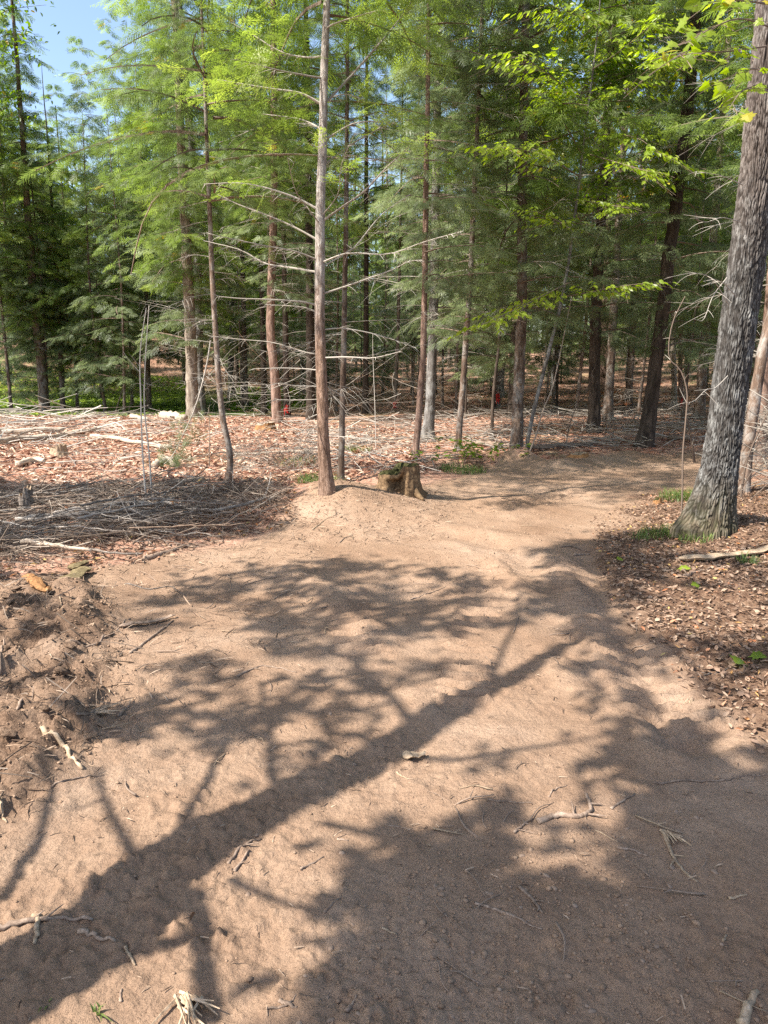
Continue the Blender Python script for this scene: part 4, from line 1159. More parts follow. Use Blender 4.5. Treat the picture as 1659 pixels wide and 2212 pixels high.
SB = [[(300, 1905, 3.9, .03), (280, 1840, 4.1, .022), (240, 1770, 4.3, .017), (222, 1720, 4.4, .015), (215, 1660, 4.6, .012)],
      [(320, 1905, 3.9, .032), (370, 1840, 4.1, .024), (425, 1740, 4.4, .02), (470, 1640, 4.7, .018), (500, 1560, 5, .012)],
      [(0, 1940, 3.2, .026), (50, 1850, 3.5, .022), (110, 1740, 3.8, .017), (140, 1650, 4.1, .013), (150, 1600, 4.3, .008)],
      [(500, 1905, 4.2, .018), (580, 1940, 4.1, .014), (650, 1965, 4.0, .012), (715, 1975, 4, .008)],
      [(420, 1940, 3.8, .04), (430, 2000, 3.6, .03), (440, 2100, 3.5, .028), (450, 2212, 3.4, .03)],
      [(250, 2070, 3.3, .03), (340, 2050, 3.4, .025), (430, 2020, 3.5, .02), (490, 2015, 3.6, .012)],
      [(700, 1780, 4.8, .02), (800, 1805, 4.8, .016), (900, 1815, 4.9, .012)],
      [(620, 1740, 5, .03), (590, 1680, 5.2, .024), (570, 1560, 5.5, .02), (560, 1470, 5.8, .014)],
      [(760, 1690, 5.2, .02), (860, 1640, 5.4, .02), (1000, 1640, 5.6, .018), (1180, 1610, 6, .014), (1300, 1590, 6, .01)],
      [(900, 1580, 5.9, .03), (840, 1500, 6.2, .025), (760, 1430, 6.5, .02), (650, 1380, 7, .012)],
      [(1040, 1500, 6.7, .025), (1100, 1380, 7, .02), (1130, 1280, 7.4, .014)],
      [(222, 1720, 4.4, .012), (180, 1740, 4.4, .008), (140, 1745, 4.4, .005)]]
for q in SB:
    b = MB(); shtube(b, q); b.build('limb', M['bark_grey'], sh_root, True)

leafm = MB()
def shade(poly, cover, zr, cr=(.10, .28), lai=2.4):
    """leaf clumps whose shadow covers about a share of the ground polygon"""
    pl = [flat(*p) for p in poly]; a = np.array(pl); n = len(a)
    area = abs(sum(a[i][0] * a[(i + 1) % n][1] - a[(i + 1) % n][0] * a[i][1] for i in range(n))) / 2
    mr_ = (cr[0] + cr[1]) / 2
    cnt = int(-math.log(1 - min(cover, .97)) * area / (math.pi * mr_ ** 2) * 1.0)
    pts = rand_in(poly, max(cnt, 1))
    r = RNG
    for p in pts:
        z = r.uniform(*zr) * .82; c = up(np.array([p[0], p[1], 0]), z); R = r.uniform(*cr)
        m = int(lai * math.pi * R * R / .0052)
        q = c + r.normal(0, 1, (m, 3)) * [R * .55, R * .55, R * .35]
        leafm.inst(*LF_O, q - sh_base, r.normal(0, 1, (m, 3)), r.normal(0, .5, (m, 3)) + [-.4, -.2, 1], r.uniform(.10, .15, m), np.clip(r.normal(.5, .2, m), 0, .93))
shade([(600, 2212), (700, 2110), (790, 2010), (870, 1950), (920, 1870), (1000, 1810), (1080, 1770), (1150, 1800), (1270, 1790), (1350, 1720), (1350, 1650), (1430, 1590), (1560, 1610), (1659, 1630), (2100, 1700), (2400, 2900), (500, 2900)], .92, (5, 9), (.12, .28), 3.0)
shade([(800, 2212), (900, 2080), (1000, 1960), (1150, 1880), (1350, 1860), (1450, 1750), (1659, 1700), (2100, 1800), (2400, 2900), (700, 2900)], .62, (5, 9), (.12, .28), 3.0)
shade([(900, 1850), (960, 1700), (1060, 1700), (1140, 1790), (1000, 1820)], .6, (5, 7), (.08, .2))
shade([(450, 1240), (620, 1215), (850, 1220), (1150, 1240), (1300, 1300), (1360, 1400), (1180, 1420), (1000, 1470), (850, 1500), (650, 1520), (450, 1480), (300, 1400), (330, 1300)], .46, (6.5, 10), (.08, .18))
shade([(700, 1230), (1000, 1235), (1000, 1330), (800, 1360), (650, 1300)], .5, (7, 10), (.14, .26))
shade([(200, 1480), (500, 1440), (800, 1490), (850, 1590), (700, 1700), (520, 1640), (300, 1600)], .50, (5, 8), (.08, .18))
shade([(1080, 1190), (1250, 1155), (1420, 1165), (1500, 1200), (1440, 1300), (1320, 1290), (1200, 1260)], .85, (7, 10), (.14, .3))
shade([(1180, 1290), (1340, 1290), (1500, 1400), (1659, 1560), (1659, 1640), (1400, 1600), (1250, 1480)], .50, (6.5, 9), (.08, .20))
shade([(1500, 1200), (1760, 1190), (1800, 1400), (1659, 1480), (1480, 1380)], .34, (7, 10), (.10, .22))
shade([(1100, 1560), (1400, 1560), (1500, 1640), (1200, 1680), (1050, 1640)], .28, (6, 8), (.08, .18))
shade([(-200, 1045), (300, 1050), (420, 1040), (640, 1050), (670, 1090), (620, 1150), (420, 1170), (200, 1190), (-200, 1210)], .74, (7, 11), (.12, .32), 1.8)
shade([(-100, 1230), (300, 1260), (200, 1420), (60, 1500), (-100, 1560)], .35, (5, 8), (.08, .2))
shade([(930, 1070), (1500, 1010), (1520, 1040), (1300, 1060), (1000, 1110)], .15, (9, 13), (.10, .25), 1.6)
shade([(930, 1000), (1100, 985), (1500, 960), (1560, 1000), (1200, 1005), (1000, 1040)], .05, (9, 13), (.15, .35), 1.6)
shade([(1480, 700), (1560, 1150), (1700, 1150), (1800, 900)], .0, (8, 12))
leafm.build('crown', M['leaf'], sh_root, stuff=True)

# ------------------------------------------------------------------ stumps
def stump(name, x, y, rad, h, label, seed, mats=('rotten', 'moss'), broken=.5, flare=.5, hollow=True):
    base = G(x, y); root = empty(name, base - [0, 0, .03], label, 'stump')
    r = np.random.default_rng(seed); nt, nz = 72, 26
    th = np.linspace(0, 2 * math.pi, nt, endpoint=False); zz = np.linspace(-.1, 1, nz)
    T, Zt = np.meshgrid(th, zz)
    step = .74 + .26 * sstep(-.3, .1, np.cos(T - .15)) if broken else 1.0   # right half stands higher
    top = h * (step * (1 + broken * .16 * fbm(T * 2.2 + 1.7 * seed, T * 0 + 3, 3, seed)))
    Z = np.where(Zt > 0, Zt * top, Zt * h)
    R = rad * (1 + flare * np.exp(-np.clip(Z, 0, 9) / (h * .35)) * (.6 + .8 * np.clip(np.sin(T * 5 + seed) * .5 + .5, 0, 1)))
    R = R * (1 - .08 * Zt) + rad * (.10 * fbm(T * 6, Z * 3 / h, 3, seed + 3) + .05 * fbm(T * 22, Z * 2 / h, 2, seed + 4))
    if hollow:
        da = np.angle(np.exp(1j * (T + 1.75)))
        R = R * (1 - .6 * np.exp(-(da / .40) ** 4) * sstep(.86, .62, Zt))
    V = np.stack([R * np.cos(T), R * np.sin(T), Z], -1).reshape(-1, 3)
    i = np.arange(nz - 1)[:, None] * nt; j = np.arange(nt)[None]; jn = (j + 1) % nt
    b = MB(); b.add(V, None, np.stack([i + j, i + jn, i + nt + jn, i + nt + j], -1).reshape(-1, 4), np.clip(.5 + .4 * fbm(T * 5, Z * 9, 2, 9), 0, 1).ravel())
    b.build('shell', M[mats[0]], root, True)
    c = MB(); rt = R[-1]; zt = Z[-1]
    rings = []
    for f in (1, .8, .55, .3, .08):
        rings.append(np.stack([rt * f * np.cos(th), rt * f * np.sin(th), zt * f + (1 - f) * zt.mean() * .9 + r.normal(0, .012 * h / .3, nt) * (f < 1) - .003], -1))
    V = np.vstack(rings); F = []
    for k in range(4):
        for jj in range(nt): F.append((k * nt + jj, k * nt + (jj + 1) % nt, (k + 1) * nt + (jj + 1) % nt, (k + 1) * nt + jj))
    c.add(V, [(4 * nt, 4 * nt + a, 4 * nt + a + 1) for a in range(1, nt - 1)], F, r.random(len(V)) * .5)
    c.build('cut_top', M[mats[1]], root, False)
    # root spurs
    for k in range(5):
        az = seed + k * 1.26; d = np.array([math.cos(az), math.sin(az)])
        p = np.array([[*(d * rad * .9), h * .25], [*(d * rad * 1.25), h * .06], [*(d * rad * 1.6), -.05 * h]])
        b = MB(); b.tube(spline(p, 7), np.linspace(rad * .22, rad * .06, 7), 7, True, .5, .2); b.build('root', M[mats[0]], root, True)
    return root
stump('tree_stump', 862, 1063, .235, .34, 'rotten orange-brown stump with hollow front and mossy broken top beside the central hemlock', 3, ('rotten', 'moss'), .5, .22)
stump('tree_stump', 1420, 1088, .045, .10, 'tiny dark-faced stump on the litter bank left of the big grey trunk', 5, ('orange_wood', 'moss'), .9, .5, False)
stump('tree_stump', 573, 930, .22, .22, 'low cut stump with red-stained face at the foot of the straight reddish trunk', 7, ('orange_wood', 'white_wood'), .1, .4, False)
stump('tree_stump', 1250, 987, .15, .10, 'low flat cut stump on the shaded side of the far track bend', 8, ('orange_wood', 'pale_wood'), .1, .4, False)
stump('tree_stump', 128, 985, .13, .22, 'tall jagged pale stump under the crossing logs on the left slash heap', 9, ('pale_wood', 'pale_wood'), .8, .3, False)
stump('tree_stump', 60, 1120, .07, .35, 'short grey broken post stump standing in the brush pile', 10, ('grey_wood', 'pale_wood'), .8, .2, False)
stump('tree_stump', 285, 838, .32, .35, 'dark stump on the green patch far behind the clearing', 11, ('rotten', 'moss'), .5, .3, False)

# ------------------------------------------------------------------ single sticks, roots and logs on the ground
def stick(pts, r, label, mat='stick', name='stick', cat='stick', raise_=0.0, taper=.5, fork=0, group=None, knots=.22, tint=None, flatness=1.0):
    g = [G(x, y) for x, y in pts]; base = g[len(g) // 2].copy()
    n = max(6, 5 * len(g)); c = spline(g, n); r = r * (.72 if r < .02 else 1)
    rr_ = r * np.linspace(1, 1 - taper, n) * (1 + knots * (RNG.random(n) - .5))
    c[:, 2] = gz_fine(c[:, 0], c[:, 1]) + rr_ * .55 + raise_
    c[1:-1, 2] += RNG.normal(0, r * .10, n - 2)
    wv = np.cumsum(RNG.normal(0, r * .22, (n, 2)), 0); c[:, :2] += wv - np.linspace(0, 1, n)[:, None] * wv[-1]
    b = MB(); b.tube(c - base, rr_, 7 if r > .01 else 5, True, RNG.uniform(.3, .7) if tint is None else tint, .3)
    for k in range(fork):
        t = RNG.uniform(.3, .85); p = curve_at(c - base, t); d = (c[-1] - c[0]); L = np.linalg.norm(d); d /= L
        s = np.cross(d, [0, 0, 1.]) * RNG.choice([-1, 1]); e = d * .6 + s * RNG.uniform(.4, .9) + [0, 0, RNG.uniform(.0, .3)]
        l = L * RNG.uniform(.12, .3); b.tube(p + np.outer(np.linspace(0, 1, 4) * l, e), np.linspace(r * .5, r * .15, 4), 4, False, .5)
    o = b.build(name, M[mat], None, True, base)
    return tag(o, label, cat, group)

ST = [
 ([(95, 1594), (128, 1616), (146, 1641), (179, 1671)], .017, 'thick pale curved root poking out of the cloddy soil bank', 'pale_wood', 'root', 'root', 0),
 ([(270, 1262), (317, 1270), (365, 1264), (379, 1273), (401, 1284)], .010, 'grey forked twig lying above the cloddy bank in front of the brush pile', 'grey_wood', 'stick', 'stick', 3),
 ([(281, 1415), (324, 1379), (375, 1346)], .014, 'flat brown slat of wood slanting up on the sand right of the clods', 'stick', 'stick', 'stick', 0),
 ([(146, 1401), (204, 1390), (248, 1364), (281, 1335)], .013, 'long bent root crossing the right rim of the clod bank', 'stick', 'root', 'root', 1),
 ([(128, 1299), (139, 1350)], .006, 'short pale rootlet hanging down the clod bank', 'pale_wood', 'root', 'root', 0),
 ([(168, 1565), (204, 1547), (233, 1523)], .010, 'splintered strip of wood beside the lower edge of the clods', 'stick', 'stick', 'stick', 1),
 ([(255, 1543), (281, 1519)], .012, 'short frayed chip right of the splintered strip', 'stick', 'stick', 'stick', 1),
 ([(510, 1461), (569, 1441), (640, 1452)], .010, 'dark arched stick in the middle of the dappled track', 'stick', 'stick', 'stick', 1),
 ([(470, 1288), (503, 1302)], .007, 'short twig on the sand below the broken thick branch', 'stick', 'stick', 'stick', 0),
 ([(29, 1539), (51, 1518), (91, 1496)], .012, 'stick lying across the left clods, slanting up to the right', 'stick', 'stick', 'stick', 0),
 ([(0, 1456), (11, 1408)], .012, 'stick end at the left frame edge beside the clods', 'stick', 'stick', 'stick', 0),
 ([(313, 1211), (350, 1200), (412, 1178)], .026, 'thick broken branch with torn brown bark in front of the brush pile', 'stick', 'branch', 'branch', 1),
 ([(70, 1982), (82, 1990), (79, 2020), (75, 2044)], .014, 'short thick stick standing across the long root near the lower left', 'pale_wood', 'stick', 'stick', 0),
 ([(-20, 2014), (73, 1993), (146, 1979), (200, 1986)], .013, 'long half buried root near the lower left edge', 'stick', 'root', 'root', 2),
 ([(171, 2012), (211, 2030), (248, 2041)], .012, 'stubby stick inside the trunk shadow right of the long root', 'stick', 'stick', 'stick', 0),
 ([(270, 2048), (292, 2085)], .008, 'small twig at the lower edge of the trunk shadow', 'pale_wood', 'stick', 'stick', 0),
 ([(492, 1873), (521, 1844), (565, 1818)], .009, 'upper one of two crossed sticks inside the trunk shadow', 'stick', 'stick', 'stick', 1),
 ([(507, 1888), (540, 1844)], .008, 'lower one of two crossed sticks inside the trunk shadow', 'stick', 'stick', 'stick', 1),
 ([(0, 1727), (15, 1778)], .009, 'pale stick at the left frame edge below the clods', 'pale_wood', 'stick', 'stick', 0),
 ([(109, 1702), (182, 1684), (226, 1678)], .006, 'thin root running right from the foot of the clods', 'stick', 'root', 'root', 1),
 ([(575, 2194), (620, 2180), (640, 2160)], .005, 'thin twig near the bottom edge right of the splinter bundle', 'stick', 'stick', 'stick', 0),
 ([(260, 2168), (263, 2140)], .007, 'short pale twig stub right of the green grass blade', 'stick', 'stick', 'stick', 0),
 ([(857, 1667), (883, 1685)], .007, 'short pale stick below the pale split chip', 'pale_wood', 'stick', 'stick', 0),
 ([(832, 1784), (894, 1795)], .005, 'thin dark twig in the half shade right of the trunk shadow', 'stick', 'stick', 'stick', 2),
 ([(1028, 1957), (1065, 1968), (1123, 1992), (1171, 2012)], .0075, 'long straight split twig in the dark lower middle', 'stick', 'stick', 'stick', 1),
 ([(824, 2012), (857, 2026)], .006, 'pale forked twig on the edge of the lower dark shade', 'pale_wood', 'stick', 'stick', 1),
 ([(602, 2172), (642, 2183)], .009, 'dull brown stick near the bottom edge in deep shade', 'stick', 'stick', 'stick', 0),
 ([(748, 2190), (770, 2158)], .009, 'stubby upright-looking stick at the bottom edge in shade', 'stick', 'stick', 'stick', 0),
 ([(700, 1975), (737, 1942)], .007, 'dark twig on the bright patch below the trunk shadow', 'stick', 'stick', 'stick', 0),
 ([(649, 1884), (700, 1855)], .006, 'thin twig on the bright patch just below the trunk shadow', 'stick', 'stick', 'stick', 1),
 ([(728, 1816), (752, 1818)], .006, 'small chip-like twig under the middle of the trunk shadow', 'stick', 'stick', 'stick', 0),
 ([(1054, 1731), (1123, 1736), (1150, 1740)], .006, 'straight brown twig left of the forked root', 'stick', 'stick', 'stick', 0),
 ([(1411, 1693), (1502, 1689), (1572, 1685), (1608, 1674), (1680, 1668)], .008, 'long thin branch lying toward the right edge in shade', 'stick', 'branch', 'branch', 1),
 ([(1163, 1778), (1207, 1767), (1258, 1764), (1273, 1742), (1265, 1716)], .016, 'gnarled forked root bending upward at its right end', 'stick', 'root', 'root', 3),
 ([(1185, 1724), (1203, 1705), (1225, 1694)], .006, 'bent twig on the sunlit patch above the gnarled root', 'stick', 'stick', 'stick', 0),
 ([(1320, 1746), (1371, 1720)], .008, 'slanting stick right of the gnarled root', 'stick', 'stick', 'stick', 0),
 ([(1433, 1797), (1451, 1840), (1473, 1880), (1506, 1910)], .010, 'long pale splintered stick trailing down to the right in the shade', 'pale_wood', 'stick', 'stick', 2),
 ([(1601, 2225), (1634, 2154)], .018, 'thick pale stick end at the bottom right corner', 'pale_wood', 'stick', 'stick', 0),
 ([(1575, 1950), (1612, 1942)], .007, 'short pale stick in shade near the right edge', 'pale_wood', 'stick', 'stick', 0),
 ([(1331, 1833), (1365, 1836), (1400, 1848)], .008, 'dark bowed stick below the gnarled root', 'stick', 'stick', 'stick', 0),
 ([(1120, 1921), (1150, 1950), (1171, 1979)], .009, 'dark stick on the soil lump in the lower middle', 'stick', 'stick', 'stick', 2),
 ([(1561, 2041), (1570, 2019)], .006, 'tiny pale twig in shade at the lower right', 'pale_wood', 'stick', 'stick', 0),
 ([(1112, 1800), (1130, 1786), (1152, 1771)], .009, 'frayed stick left of the gnarled root', 'stick', 'stick', 'stick', 3),
 ([(1287, 1793), (1335, 1818)], .004, 'thin pale bark strip between gnarled root and bowed stick', 'pale_wood', 'stick', 'stick', 1),
 ([(1109, 1368), (1116, 1345), (1123, 1328)], .006, 'upright-lying twig on the sunny part of the middle track', 'stick', 'stick', 'stick', 0),
 ([(1521, 1465), (1560, 1450), (1594, 1434)], .007, 'grey straight stick on the leaf litter at the right', 'grey_wood', 'stick', 'stick', 1),
 ([(1335, 1397), (1419, 1395), (1484, 1405)], .006, 'long thin twig across the tyre tread at the right rut', 'stick', 'stick', 'stick', 1),
 ([(1375, 1372), (1375, 1338)], .006, 'short twig pointing away in the right rut', 'stick', 'stick', 'stick', 0),
 ([(1210, 1184), (1240, 1186), (1275, 1192)], .012, 'dark stick half sunk in the shaded rut near the leaf litter, upper of two', 'stick', 'stick', 'stick', 1),
 ([(1240, 1198), (1273, 1198)], .016, 'dark stubby stick in the shaded rut, lower of two', 'stick', 'stick', 'stick', 0),
 ([(1389, 1178), (1440, 1172), (1510, 1169)], .006, 'thin pale twig lying along the grass tufts at the big trunk', 'pale_wood', 'stick', 'stick', 1),
 ([(1466, 1251), (1500, 1240), (1560, 1222)], .018, 'dark rotten branch on the litter below the pale split plank', 'stick', 'branch', 'branch', 1),
 ([(591, 1295), (610, 1283), (627, 1277)], .008, 'dark crooked twig left of the shaded centre of the track', 'stick', 'stick', 'stick', 1),
 ([(886, 1293), (926, 1281), (963, 1266)], .008, 'slanting dark stick in the shaded centre of the track', 'stick', 'stick', 'stick', 0),
 ([(529, 1259), (600, 1246), (671, 1246)], .007, 'long thin twig at the upper left edge of the dappled shade', 'stick', 'stick', 'stick', 1),
 ([(733, 1170), (747, 1160), (762, 1157)], .010, 'reddish stick on the sunny sand below the dirt mound', 'stick', 'stick', 'stick', 0),
 ([(870, 1280), (912, 1276)], .007, 'short stick lying flat left of the slanting dark stick', 'stick', 'stick', 'stick', 0),
 ([(795, 1612), (870, 1607)], .003, 'hair-thin twig above the pale split chip', 'stick', 'stick', 'stick', 0),
 ([(675, 1148), (700, 1128), (735, 1112)], .010, 'pale bent branch resting on the slope of the dirt mound', 'pale_wood', 'branch', 'branch', 0),
 ([(722, 1018), (755, 1032), (782, 1050)], .012, 'pale stick leaning between the central hemlock and the stump', 'pale_wood', 'stick', 'stick', 0),
 ([(708, 1040), (830, 1005), (1020, 1010)], .006, 'thin pale pole lying behind the rotten stump', 'pale_wood', 'branch', 'branch', 0),
]
for a in ST:
    stick(a[0], a[1], a[2], a[3], a[4], a[5], fork=a[6])

def plank(pts, r, label, mat, name, cat, w=1.7):
    g = np.array([G(x, y) for x, y in pts]); base = g[len(g) // 2].copy(); c = spline(g, 14)
    c[:, 2] = gz_fine(c[:, 0], c[:, 1]) + r * .7 + .01
    tg = np.gradient(c, axis=0); tg /= np.linalg.norm(tg, axis=1, keepdims=True); sd = np.cross(tg, [0, 0, 1.])
    b = MB(); prof = [(-w, -.3), (-.8 * w, .35), (.1, .6), (w, .1), (.7 * w, -.6), (-.4 * w, -.7)]
    V = []
    for i in range(14):
        k = r * (1 - .35 * i / 13) * RNG.uniform(.85, 1.1) * (0.45 if i in (0, 13) else 1)
        for a_, h_ in prof: V.append(c[i] - base + sd[i] * a_ * k + np.array([0, 0, h_ * k]))
    F = [(i * 6 + j, i * 6 + (j + 1) % 6, (i + 1) * 6 + (j + 1) % 6, (i + 1) * 6 + j) for i in range(13) for j in range(6)]
    F3 = [(0, j + 1, j) for j in range(1, 5)] + [(78, 78 + j, 78 + j + 1) for j in range(1, 5)]
    b.add(V, F3, F, .6)
    return tag(b.build(name, M[mat], None, False, base), label, cat)
plank([(1466, 1213), (1520, 1212), (1564, 1206), (1659, 1192), (1720, 1180)], .032, 'long pale split log lying on leaf litter below the big grey trunk', 'pale_wood', 'split_log', 'log')
plank([(872, 1643), (895, 1637), (919, 1638)], .013, 'pale flat split chip at the edge of the trunk shadow', 'pale_wood', 'wood_chip', 'wood chip', 2.2)
plank([(60, 1268), (85, 1276), (112, 1283)], .030, 'orange torn wedge of wood on top of the clod bank', 'orange_wood', 'wood_chunk', 'wood chunk')
plank([(142, 1262), (170, 1250), (193, 1240)], .045, 'thick mossy yellowish wood chunk behind the clod bank, lower of two', 'mossy_wood', 'wood_chunk', 'wood chunk')
plank([(155, 1240), (172, 1228), (188, 1217)], .026, 'thin mossy splintered wood chunk behind the clod bank, upper of two', 'mossy_wood', 'wood_chunk', 'wood chunk')
plank([(258, 1355), (320, 1350), (380, 1338)], .014, 'flat sandy wood slab at the right rim of the clods', 'stick', 'wood_slab', 'wood chunk')

# frayed splinter bundle at the bottom
def splinters(x, y, n, L, label, seed, az0=-.6):
    r = np.random.default_rng(seed); base = G(x, y); root = empty('splinter_bundle', base, label, 'wood splinters')
    for i in range(n):
        a = az0 + r.normal(0, .35); l = L * r.uniform(.5, 1.1); d = np.array([math.cos(a), math.sin(a), r.uniform(.05, .35)])
        p = np.array([r.normal(0, .012), r.normal(0, .012), .006]); b = MB()
        b.tube(spline([p, p + d * l * .5, p + d * l + [0, 0, -.06 * l]], 5), np.linspace(.0055, .0015, 5), 4, True, r.uniform(.4, .9)); b.build('splinter', M['pale_wood'], root)
splinters(402, 2160, 16, .14, 'frayed bundle of pale wood splinters at the bottom edge left of centre', 3, -1.0)
splinters(1435, 1800, 10, .10, 'small tuft of pale splinters at the top of the long splintered stick', 4, -1.5)
splinters(1490, 1520, 7, .05, 'tiny whitish splayed splinters at the end of the tyre tread', 5, 1.2)
splinters(190, 1545, 9, .14, 'tuft of torn root fibres at the lower right rim of the clods', 6, .4)

# pale logs and poles in the clearing
LOGS = [([(-40, 940), (60, 937), (140, 934)], .075, 'thick sun-bleached log across the left slash heap, upper one', 'white_wood'),
        ([(-40, 965), (60, 955), (150, 944), (215, 930)], .07, 'long sun-bleached log of the left slash heap, lower one', 'white_wood'),
        ([(200, 948), (290, 960), (370, 972)], .05, 'pale log sloping right from the left slash heap', 'white_wood'),
        ([(285, 905), (318, 912)], .08, 'short bleached log piece beyond the slash heap, left of the birch log', 'white_wood'),
        ([(352, 905), (400, 911)], .13, 'white birch log piece with a round cut end beyond the slash heap', 'white_wood'),
        ([(40, 1010), (70, 1000), (95, 1002)], .045, 'low chunk of bleached wood on reddish litter at the left', 'white_wood'),
        ([(335, 1012), (360, 1000), (378, 1012)], .055, 'pale rounded boulder-like log end left of the paired dead stems', 'white_wood'),
        ([(305, 1060), (360, 1054), (440, 1040)], .035, 'white birch pole at the shadow line behind the brush pile', 'white_wood'),
        ([(225, 1068), (248, 1066)], .03, 'short pale stick in front of the white birch pole', 'white_wood'),
        ([(1010, 962), (1080, 968), (1180, 972), (1290, 960)], .05, 'dark mossy log lying flat behind the small dirt mound', 'stick'),
        ([(120, 915), (190, 905), (240, 895)], .05, 'thin log crossing the top of the slash heap', 'white_wood'),
        ([(500, 985), (600, 982), (700, 980)], .02, 'thin pale pole lying in the clearing left of the central hemlock', 'white_wood'),
        ([(1330, 940), (1400, 948), (1490, 952)], .05, 'dark fallen log behind the leaning dark tree', 'stick')]
for p, r, lb, mt in LOGS:
    stick(p, r, lb, mt, 'log', 'log', taper=.25, knots=.12, raise_=.03, fork=1 if r > .04 else 0)

# brush pile: long branches one by one, fine twigs as one mass
rp = np.random.default_rng(31)
BR = [([(36, 1149), (120, 1135), (219, 1116), (346, 1109), (456, 1124), (576, 1102)], .026, 'longest pale barkless branch on top of the brush pile', 'pile_wood'),
      ([(55, 1153), (171, 1138), (292, 1127), (437, 1134)], .022, 'second long grey branch just under the longest one in the brush pile', 'pile_wood'),
      ([(60, 1172), (130, 1160), (170, 1148)], .018, 'brush pile branch with bright orange torn end', 'orange_wood'),
      ([(330, 1110), (370, 1106), (380, 1112)], .03, 'yellow-brown torn butt of a branch at the middle of the brush pile', 'orange_wood'),
      ([(380, 1118), (392, 1095), (394, 1086)], .016, 'short grey stub sticking up from the brush pile', 'grey_wood'),
      ([(0, 1085), (100, 1078), (250, 1100)], .02, 'silvery branch at the upper left of the brush pile', 'pile_wood'),
      ([(50, 1200), (120, 1208), (200, 1215)], .022, 'pale barkless pole at the lower front of the brush pile', 'white_wood'),
      ([(190, 1200), (260, 1215), (310, 1212)], .016, 'thin pole at the lower right front of the brush pile', 'grey_wood')]
for p, r, lb, mt in BR: stick(p, r, lb, mt, 'branch', 'branch', taper=.4, raise_=.10 if r > .02 else .06, fork=2)
for i in range(44):
    x0 = rp.uniform(-80, 330); y0 = rp.uniform(1100, 1200); L = rp.uniform(120, 320); sl = rp.normal(-.10, .16)
    stick([(x0, y0), (x0 + L * .5, y0 + sl * L * .5 + rp.normal(0, 4)), (x0 + L, y0 + sl * L)], rp.uniform(.006, .019), 'one of the grey branches layered in the brush pile', ['pile_wood', 'stick', 'grey_wood'][i % 3], 'branch', 'branch', taper=.7, raise_=rp.uniform(.03, .24), fork=5, group='grey branches layered in the brush pile')

def twig_mass(poly, n, Lr, rr, hr, name, label, mat, cat, flatz=.25, tr=(.1, .9)):
    pts = rand_in(poly, n); b = MB(); r = RNG
    z = gz(pts[:, 0], pts[:, 1])
    for p, z0 in zip(pts, z):
        a = r.uniform(0, 6.28); L = r.uniform(*Lr); h = r.uniform(*hr)
        d = np.array([math.cos(a), math.sin(a), r.normal(0, flatz)]); s = np.array([-d[1], d[0], 0])
        u = np.linspace(-.5, .5, 4)
        c = np.array([p[0], p[1], z0 + h]) + np.outer(u * L, d) + np.outer(u * u * L * r.uniform(-.5, .5), s) + np.outer(u * u * L * r.uniform(-.4, .3), [0, 0, 1])
        b.tube(c, np.array([1, .8, .6, .35]) * r.uniform(*rr), 3, False, r.uniform(*tr))
    return tag(b.build(name, M[mat]), label, cat, kind='stuff')
twig_mass([(-100, 1085), (250, 1078), (420, 1075), (600, 1088), (620, 1108), (560, 1145), (300, 1180), (60, 1222), (-100, 1232)], 2300, (.2, .8), (.0015, .0055), (.0, .2), 'brush_twigs', 'tangle of fine grey and brown twigs filling the brush pile', 'brush_wood', 'twigs', tr=(0, .75))
twig_mass([(-300, 890), (300, 895), (680, 915), (800, 960), (680, 1045), (-300, 1070)], 800, (.25, 1.1), (.003, .010), (.0, .18), 'slash_twigs', 'pale broken twigs strewn over the reddish clearing', 'dead', 'twigs', .12, (.35, 1))
twig_mass([(-300, 900), (150, 895), (260, 915), (350, 950), (200, 985), (-300, 985)], 130, (.6, 2.4), (.008, .022), (.05, .4), 'slash_heap', 'heap of bleached branches on the left of the clearing', 'dead', 'branches', .15, (.6, 1))
twig_mass([(640, 935), (1000, 900), (1500, 880), (1560, 975), (1000, 990), (900, 1040), (700, 1040)], 1500, (.3, 1.3), (.003, .010), (.0, .25), 'floor_twigs', 'fallen twigs scattered under the trees behind the track', 'dead', 'twigs', .15, (.1, .8))
twig_mass([(440, 885), (900, 880), (1000, 905), (950, 925), (440, 925)], 400, (.5, 1.9), (.0025, .007), (.1, 1.7), 'dead_brush', 'pale tangle of dead hemlock twigs between the middle trunks', 'dead', 'brush', .5, (.15, .8))
twig_mass([(1590, 1010), (1800, 1000), (1900, 1150), (1620, 1090)], 420, (.4, 1.4), (.003, .008), (.0, 1.0), 'side_brush', 'dark bare brush at the right edge behind the big grey trunk', 'dead', 'brush', .4, (.1, .7))
twig_mass([(-100, 1260), (200, 1270), (290, 1330), (270, 1480), (190, 1640), (60, 1780), (-100, 1800)], 230, (.05, .26), (.0015, .005), (.0, .05), 'bank_roots', 'torn roots and fibres tangled in the clod bank', 'brush_wood', 'roots', .35, (0, .6))
twig_mass([(500, 990), (690, 990), (690, 1060), (500, 1050)], 330, (.2, .7), (.002, .004), (.0, .35), 'bare_shrubs', 'low bare shrubs left of the central hemlock foot', 'dead', 'shrub', .7, (0, .4))

